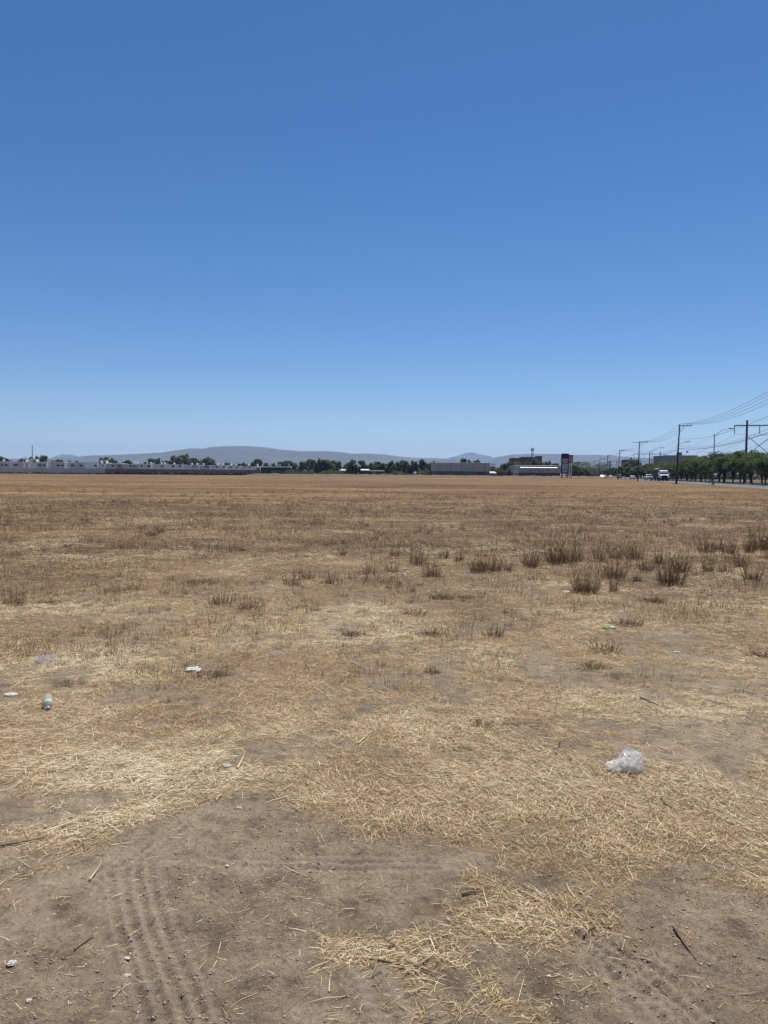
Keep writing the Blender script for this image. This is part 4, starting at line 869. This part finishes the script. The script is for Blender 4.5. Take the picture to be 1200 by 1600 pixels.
for y0, y1, m, tx in ((717.0, 722.6, panel2, redp), (724.2, 738.2, panel, black)):
    b = MB(); b.box(-4.2*s_, 4.0*s_, -.08, -.003, z(y1), z(y0)); pn = b.build('panel', m, t)
    b = MB(); zc = z(719.9) if y0 < 720 else z(733.6); hh = .42 if y0 < 720 else .26
    rs = random.Random(3); xx = -3.2*s_
    while xx < 2.8*s_:
        w_ = rs.uniform(.18, .34); b.box(xx, xx+w_*.7, -.11, -.082, zc-hh, zc+hh*rs.uniform(.6, 1)); xx += w_
    b.build('lettering', tx, pn)
for xx in (-4.4*s_, 3.9*s_):
    b = MB(); b.box(xx-.25, xx+.25, .2, .7, -.2, z(740)-.003); b.build('post', galv, t)
b = MB(); b.box(-4*s_, 4*s_, .25, .6, z(743), z(742)); b.build('crossbar', galv, t)
tag(t, 'tall black pylon sign with grey panels beside the low warehouse', 'sign')
SY2 = 352; s_ = SY2/F; c = at(891, 740, SY2); t = empty('billboard', (c.x, SY2, 0)); z = lambda py: at(891, py, SY2).z
b = MB(); b.box(-2.6*s_, 3.8*s_, 0, .5, z(723.5), z(710.8)); bb = b.build('sign_face', pinkp, t)
for k in range(4): b = MB(); b.box(-1.6*s_, (1.2+k*.5)*s_, -.04, -.002, z(714.2+k*2.2), z(713.4+k*2.2)); b.build('lettering', panel2, bb)
for xx in (-1.3*s_, 2.0*s_): b = MB(); b.tube([(xx, .25, -.2), (xx, .25, z(723.6))], .22, 8); b.build('post', tank_w, t)
tag(t, 'reddish faded billboard on two white posts right of the black sign', 'billboard')
brick = mat('brown_brick', (.11, .075, .062), .9, noise=.3, nscale=.4); brick_lit = mat('sunlit_brick', (.34, .22, .18), .9, noise=.2, nscale=.5)  # second brick is the sunlit face, its sunlight put into the paler colour
BY = 600; t = empty('apartment_building', (at(824, 740, BY).x, BY, 0)); bx = t.location.x
for k, (x0, x1, tp, m) in enumerate(((799, 815.8, 715.6, brick), (816, 831.8, 714.0, brick), (832, 840.3, 714.6, brick_lit), (840.5, 847, 712.6, brick))):
    z = at(x0, tp, BY).z; a, b_ = at(x0, 738, BY).x-bx, at(x1, 738, BY).x-bx
    b = MB(); b.box(a, b_, k*.4, 12, -.2, z-.5); w_ = b.build('wall', m, t); b = MB(); b.box(a-.3, b_+.3, k*.4-.4, 12.4, z-.497, z+k*.02); b.build('roof', brick, t)
    for j_ in range(int((b_-a)/2.6)):
        for zz in (z-3.2, z-6.2): b = MB(); b.box(a+1+j_*2.6, a+2.3+j_*2.6, k*.4-.05, k*.4-.002, zz, zz+1.3); b.build('window', glass_d, t)
tag(t, 'brown brick apartment building rising behind trees and the low warehouse', 'building')
TY = 700; p = at(831.3, 740, TY); t = empty('telecom_mast', (p.x, TY, 0)); zt = at(831, 700.5, TY).z
b = MB(); hw0, hw1 = 1.6, .5
for sx, sy in ((-1, -1), (1, -1), (1, 1), (-1, 1)): b.tube([(sx*hw0, sy*hw0, 0), (sx*hw1, sy*hw1, zt-1.5)], .14, 4)
nseg = 9
for k in range(nseg):
    for (sx, sy), (tx, ty) in (((-1, -1), (1, -1)), ((1, -1), (1, 1)), ((1, 1), (-1, 1)), ((-1, 1), (-1, -1))):
        f0, f1 = k/nseg, (k+1)/nseg; h0 = hw0+(hw1-hw0)*f0; h1 = hw0+(hw1-hw0)*f1
        b.tube([(sx*h0, sy*h0, f0*(zt-1.5)), (tx*h1, ty*h1, f1*(zt-1.5))], .08, 3)
b.build('lattice', galv, t)
for k in range(6):
    q_ = k*1.047; b = MB(); c_, s2 = math.cos(q_)*1.25, math.sin(q_)*1.25; b.box(c_-.22, c_+.22, s2-.15, s2+.15, zt-2.4, zt+.2); b.build('antenna', tank_w if k % 2 else galv, t)
b = MB(); b.lathe([(1.3, 0), (1.3, .15)], (0, 0, zt-2.0), 12); b.tube([(0, 0, zt-1.9), (0, 0, zt+1)], .06, 4); b.build('platform', galv, t)
tag(t, 'slender telecom mast with antennas on top above the brown building', 'mast')
def block(x0, x1, top, Y, m, label, depth, floors, name='building'):
    a, b_ = at(x0, 738, Y).x, at(x1, 738, Y).x; z = at((x0+x1)/2, top, Y).z; t = empty(name, ((a+b_)/2, Y, 0), RZ*.0); W = (b_-a)/2
    b = MB(); b.box(-W, W, 0, depth, -.2, z-.4); b.build('wall', m, t); b = MB(); b.box(-W-.15, W+.15, -.15, depth+.15, z-.397, z); b.build('roof', clad, t)
    for f_ in range(floors):
        zz = z-2.6-f_*3
        for k in range(int(2*W/3.2)): b = MB(); b.box(-W+1+k*3.2, -W+2.6+k*3.2, -.05, -.002, zz, zz+1.2); b.build('window', glass_d if floors > 2 else frame_m, t)
    b = MB(); b.box(-W*.2, W*.05, 2, 5, z+.003, z+1.6); b.build('roof_unit', galv, t)
    return tag(t, label, 'building')
block(1043.3, 1089, 711.3, 400, mat('pale_mauve_render', (.30, .28, .28), .9, noise=.1, nscale=.3), 'big plain grey building behind the street trees at the right', 22, 1)
block(978.5, 998, 718, 640, mat('dark_brown_render', (.055, .045, .042), .9), 'dark brown block rising behind the olive tree beside the road', 14, 2)

# ------------------------------------------------------------------ vehicles, coming towards the camera
tyre = mat('tyre', (.02, .02, .02), .9); rim_m = mat('wheel_rim', (.35, .35, .36), .4, .7); vglass = mat('windscreen', (.02, .025, .03), .08, spec=.6); lampg = mat('headlamp_glass', (.75, .76, .78), .15, spec=.6); trim = mat('black_trim', (.02, .02, .02), .6)
def paint(nm, c):
    m = mat(nm, c, .35, spec=.5); m.node_tree.nodes['Principled BSDF'].inputs['Coat Weight'].default_value = .4; return m
def wheel(t, x, y, r, wd=.24):
    o = empty('wheel', (x, y, r)); o.parent = t
    pr = [(r*.6, -wd/2), (r*.95, -wd/2), (r, -wd*.35), (r, wd*.35), (r*.95, wd/2), (r*.6, wd/2)]
    b = MB(); b.lathe(pr, n=18); q = b.build('tyre', tyre, o, True); q.rotation_euler = (0, R(90), 0)
    b = MB(); b.lathe([(r*.58, -wd*.42), (r*.5, -wd*.3), (r*.1, -wd*.45), (r*.1, wd*.45), (r*.5, wd*.3), (r*.58, wd*.42)], n=14); q = b.build('rim', rim_m, o); q.rotation_euler = (0, R(90), 0)
def taper_body(poly, w0, w1, zsplit, zmax):   # side outline (y,z), half width narrows with height
    b = MB(); n = len(poly); hw = lambda z: w0 if z < zsplit else w0+(w1-w0)*(z-zsplit)/(zmax-zsplit)
    vs = [(-hw(z), y, z) for y, z in poly]+[(hw(z), y, z) for y, z in poly]
    b.add(vs, [tuple(range(n))[::-1], tuple(range(n, 2*n))]+[(i, (i+1) % n, (i+1) % n+n, i+n) for i in range(n)]); return b
def bevel(o, w_=.04):
    m = o.modifiers.new('bevel', 'BEVEL'); m.width = w_; m.segments = 2; m.limit_method = 'ANGLE'; return o
def car(off_, Y, pm, label, kind='sedan', group='cars on the road', cat='car'):
    t = empty({'sedan': 'car', 'pickup': 'pickup_truck', 'van': 'van'}[kind], (off_+SL*Y, Y, .035), RZ)
    if kind == 'sedan': body = [(-2.2, .25), (-2.25, .55), (-2.1, .78), (-1.0, .95), (2.0, 1.0), (2.2, .9), (2.22, .3)]; cab = [(-1.05, .94), (-.35, 1.44), (.9, 1.46), (1.75, 1.0)]; ws = (-.99, .99, -.40, 1.40); hh = .66; W = .88
    elif kind == 'pickup': body = [(-2.6, .4), (-2.65, .8), (-2.5, 1.12), (-1.3, 1.2), (2.6, 1.22), (2.65, .5)]; cab = [(-1.35, 1.19), (-.7, 1.82), (.7, 1.84), (.95, 1.21)]; ws = (-1.28, 1.25, -.76, 1.77); hh = .93; W = .98
    else: body = [(-2.4, .3), (-2.45, .8), (-2.2, 1.05), (2.3, 1.05), (2.3, .35)]; cab = [(-2.2, 1.04), (-1.4, 2.0), (2.25, 2.05), (2.3, 1.05)]; ws = (-2.12, 1.13, -1.46, 1.92); hh = .85; W = .95
    bevel(taper_body(body, W, W, 9, 10).build('body', pm, t), .07); zc = max(p_[1] for p_ in cab)
    bevel(taper_body([(y, z_+.002) for y, z_ in cab], W*.95, W*.78, cab[0][1], zc).build('cabin', pm, t), .05)
    y0, z0, y1, z1 = ws; wA, wB = W*.86, W*.72
    b = MB(); b.add([(-wA, y0-.02, z0), (wA, y0-.02, z0), (wB, y1-.02, z1), (-wB, y1-.02, z1), (-wA, y0+.03, z0), (wA, y0+.03, z0), (wB, y1+.03, z1), (-wB, y1+.03, z1)], [(0, 1, 2, 3), (7, 6, 5, 4), (0, 4, 5, 1), (1, 5, 6, 2), (2, 6, 7, 3), (3, 7, 4, 0)]); b.build('windscreen', vglass, t)
    f = body[1][0]
    for s in (-1, 1):
        b = MB(); b.box(s*W*.72-.18, s*W*.72+.18, f-.04, f+.12, hh-.08, hh+.1); b.build('headlight', lampg, t)
        b = MB(); b.box(s*(W+.09)-.09, s*(W+.09)+.09, cab[0][0]+.25, cab[0][0]+.38, cab[0][1]+.02, cab[0][1]+.18); b.build('side_mirror', trim, t)
        b = MB(); ya, yb = cab[0][0]+.55, cab[-1][0]-.5; zz = cab[0][1]+.1; b.box(s*W*.93-.02, s*W*.93+.02, ya, yb, zz, zz+(zc-zz)*.5); b.build('side_window', vglass, t)
        for yy in (body[0][0]+.85, body[-1][0]-.8): wheel(t, s*(W-.10), yy, .34 if kind == 'sedan' else .39)
    b = MB(); b.box(-W*.45, W*.45, f-.05, f+.05, hh-.14, hh+.1); b.build('grille', trim, t)
    b = MB(); b.box(-W*.95, W*.95, f-.09, f+.04, body[0][1]+.02, body[0][1]+.2); b.build('bumper', trim if kind != 'sedan' else pm, t)
    return tag(t, label, cat, group)
white_p = paint('white_paint', (.80, .80, .79)); silver = paint('silver_rose_paint', (.30, .22, .22)); dark_p = paint('dark_paint', (.04, .04, .045))
def xo(px, Y): return at(px, 745, Y).x-SL*Y
car(xo(1013.6, 233), 233, white_p, 'white pickup approaching left of the large truck', 'pickup', cat='pickup')
car(xo(988, 275), 275, silver, 'dull rosy silver sedan approaching behind the white pickup')
car(xo(967.5, 345), 345, dark_p, 'dark pickup with pale front, third vehicle back on the road', 'pickup', cat='pickup')
car(xo(954, 420), 420, white_p, 'small white sedan far back on the road'); car(xo(940, 500), 500, white_p, 'white van, farthest vehicle on the road', 'van', cat='van')
car(xo(946, 470), 470, dark_p, 'dark sedan just left of the far white sedan')
# the lorry
Y = 206; X = at(1036.3, 745, Y).x; t = empty('truck', (X, Y, .035), RZ*1.0)
bevel(taper_body([(-2.6, .75), (-2.65, 1.45), (-2.35, 1.75), (-1.2, 1.85), (-1.05, 2.55), (-.7, 2.95), (1.0, 2.95), (1.0, .75)], 1.12, 1.02, 1.9, 2.95).build('cab', white_p, t), .08)
b = MB(); b.add([(-.98, -1.22, 1.92), (.98, -1.22, 1.92), (.93, -1.02, 2.52), (-.93, -1.02, 2.52), (-.98, -1.1, 1.92), (.98, -1.1, 1.92), (.93, -.9, 2.52), (-.93, -.9, 2.52)], [(0, 1, 2, 3), (7, 6, 5, 4), (0, 4, 5, 1), (1, 5, 6, 2), (2, 6, 7, 3), (3, 7, 4, 0)]); b.build('windscreen', vglass, t)
b = MB(); b.prism([(-1.35, 2.56), (-1.0, 2.60), (-.85, 2.86), (-1.2, 2.82)], -1.04, 1.04); b.build('sun_visor', white_p, t)
b = MB(); b.box(-.70, .70, -2.76, -2.62, .79, 1.66); gr = b.build('grille', trim, t)
b = MB(); 
for k in range(5): b.box(-.6, .6, -2.79, -2.763, .90+k*.15, .92+k*.15)
b.build('grille_bar', steel_m, gr)
for s in (-1, 1):
    b = MB(); b.box(s*.90-.14, s*.90+.14, -2.72, -2.6, 1.0, 1.24); b.build('headlight', lampg, t)
    b = MB(); b.prism([(-2.7, .9), (-2.55, 1.35), (-1.5, 1.4), (-1.2, .9), (-1.35, .85), (-1.6, 1.2), (-2.3, 1.2), (-2.5, .85)], s*1.125 if s > 0 else -1.35, 1.35 if s > 0 else -1.125); b.build('fender', white_p, t)
    b = MB(); b.box(s*1.45-.14, s*1.45+.14, -1.2, -1.05, 1.75, 2.35); mi = b.build('side_mirror', white_p, t); b = MB(); b.tube([(s*1.05, -1.0, 2.2), (s*1.45, -1.1, 2.2)], .025, 5); b.build('mirror_arm', trim, mi)
    for yy in (-1.9, 1.9, 3.1, 8.6, 9.8): wheel(t, s*1.05, yy, .5, .28)
    b = MB(); b.tube([(s*1.15, 1.2, .9), (s*1.15, 1.2, 3.3)], .08, 8); b.build('exhaust_stack', rim_m, t)
b = MB(); b.box(-1.2, 1.2, -2.85, -2.6, .42, .78); b.build('bumper', trim, t)
b = MB(); b.box(-.5, .5, -2.5, 11, .55, .8); b.build('chassis', trim, t)
tr_m = mat('trailer_tarp', (.10, .095, .085), .8, noise=.3, nscale=1); b = MB(); b.box(-1.28, 1.28, 1.6, 11.2, .95, 3.25); cg = b.build('cargo_box', tr_m, t)
b = MB(); b.prism([(-1.25, 0), (1.25, 0), (.8, .32), (-.8, .32)], 1.55, 11.25, 'y'); b.v = [(v[0], v[1], v[2]+3.253) for v in b.v]; b.build('tarpaulin', mat('tarp_tan', (.20, .17, .14), .9), cg)
for k in range(7): b = MB(); b.box(-1.33, -1.283, 1.8+k*1.5, 1.95+k*1.5, .95, 3.24); b.build('stake', trim, cg)
tag(t, 'large truck with white cab and dark covered cargo approaching on the road', 'truck')

# ------------------------------------------------------------------ air
b = MB(); b.box(-16500, 16500, -16500, 16500, -4, 560)
hz = b.build('haze', None); hm = bpy.data.materials.new('haze'); hm.use_nodes = True; tt = hm.node_tree; tt.nodes.clear()
pv = tt.nodes.new('ShaderNodeVolumePrincipled'); pv.inputs['Color'].default_value = (.40, .60, .96, 1); pv.inputs['Density'].default_value = 7.2e-5; pv.inputs['Anisotropy'].default_value = .2
mo = tt.nodes.new('ShaderNodeOutputMaterial'); tt.links.new(pv.outputs[0], mo.inputs['Volume']); hz.data.materials.append(hm); tag(hz, 'thin blue air between the field and the hills', 'haze', kind='stuff')
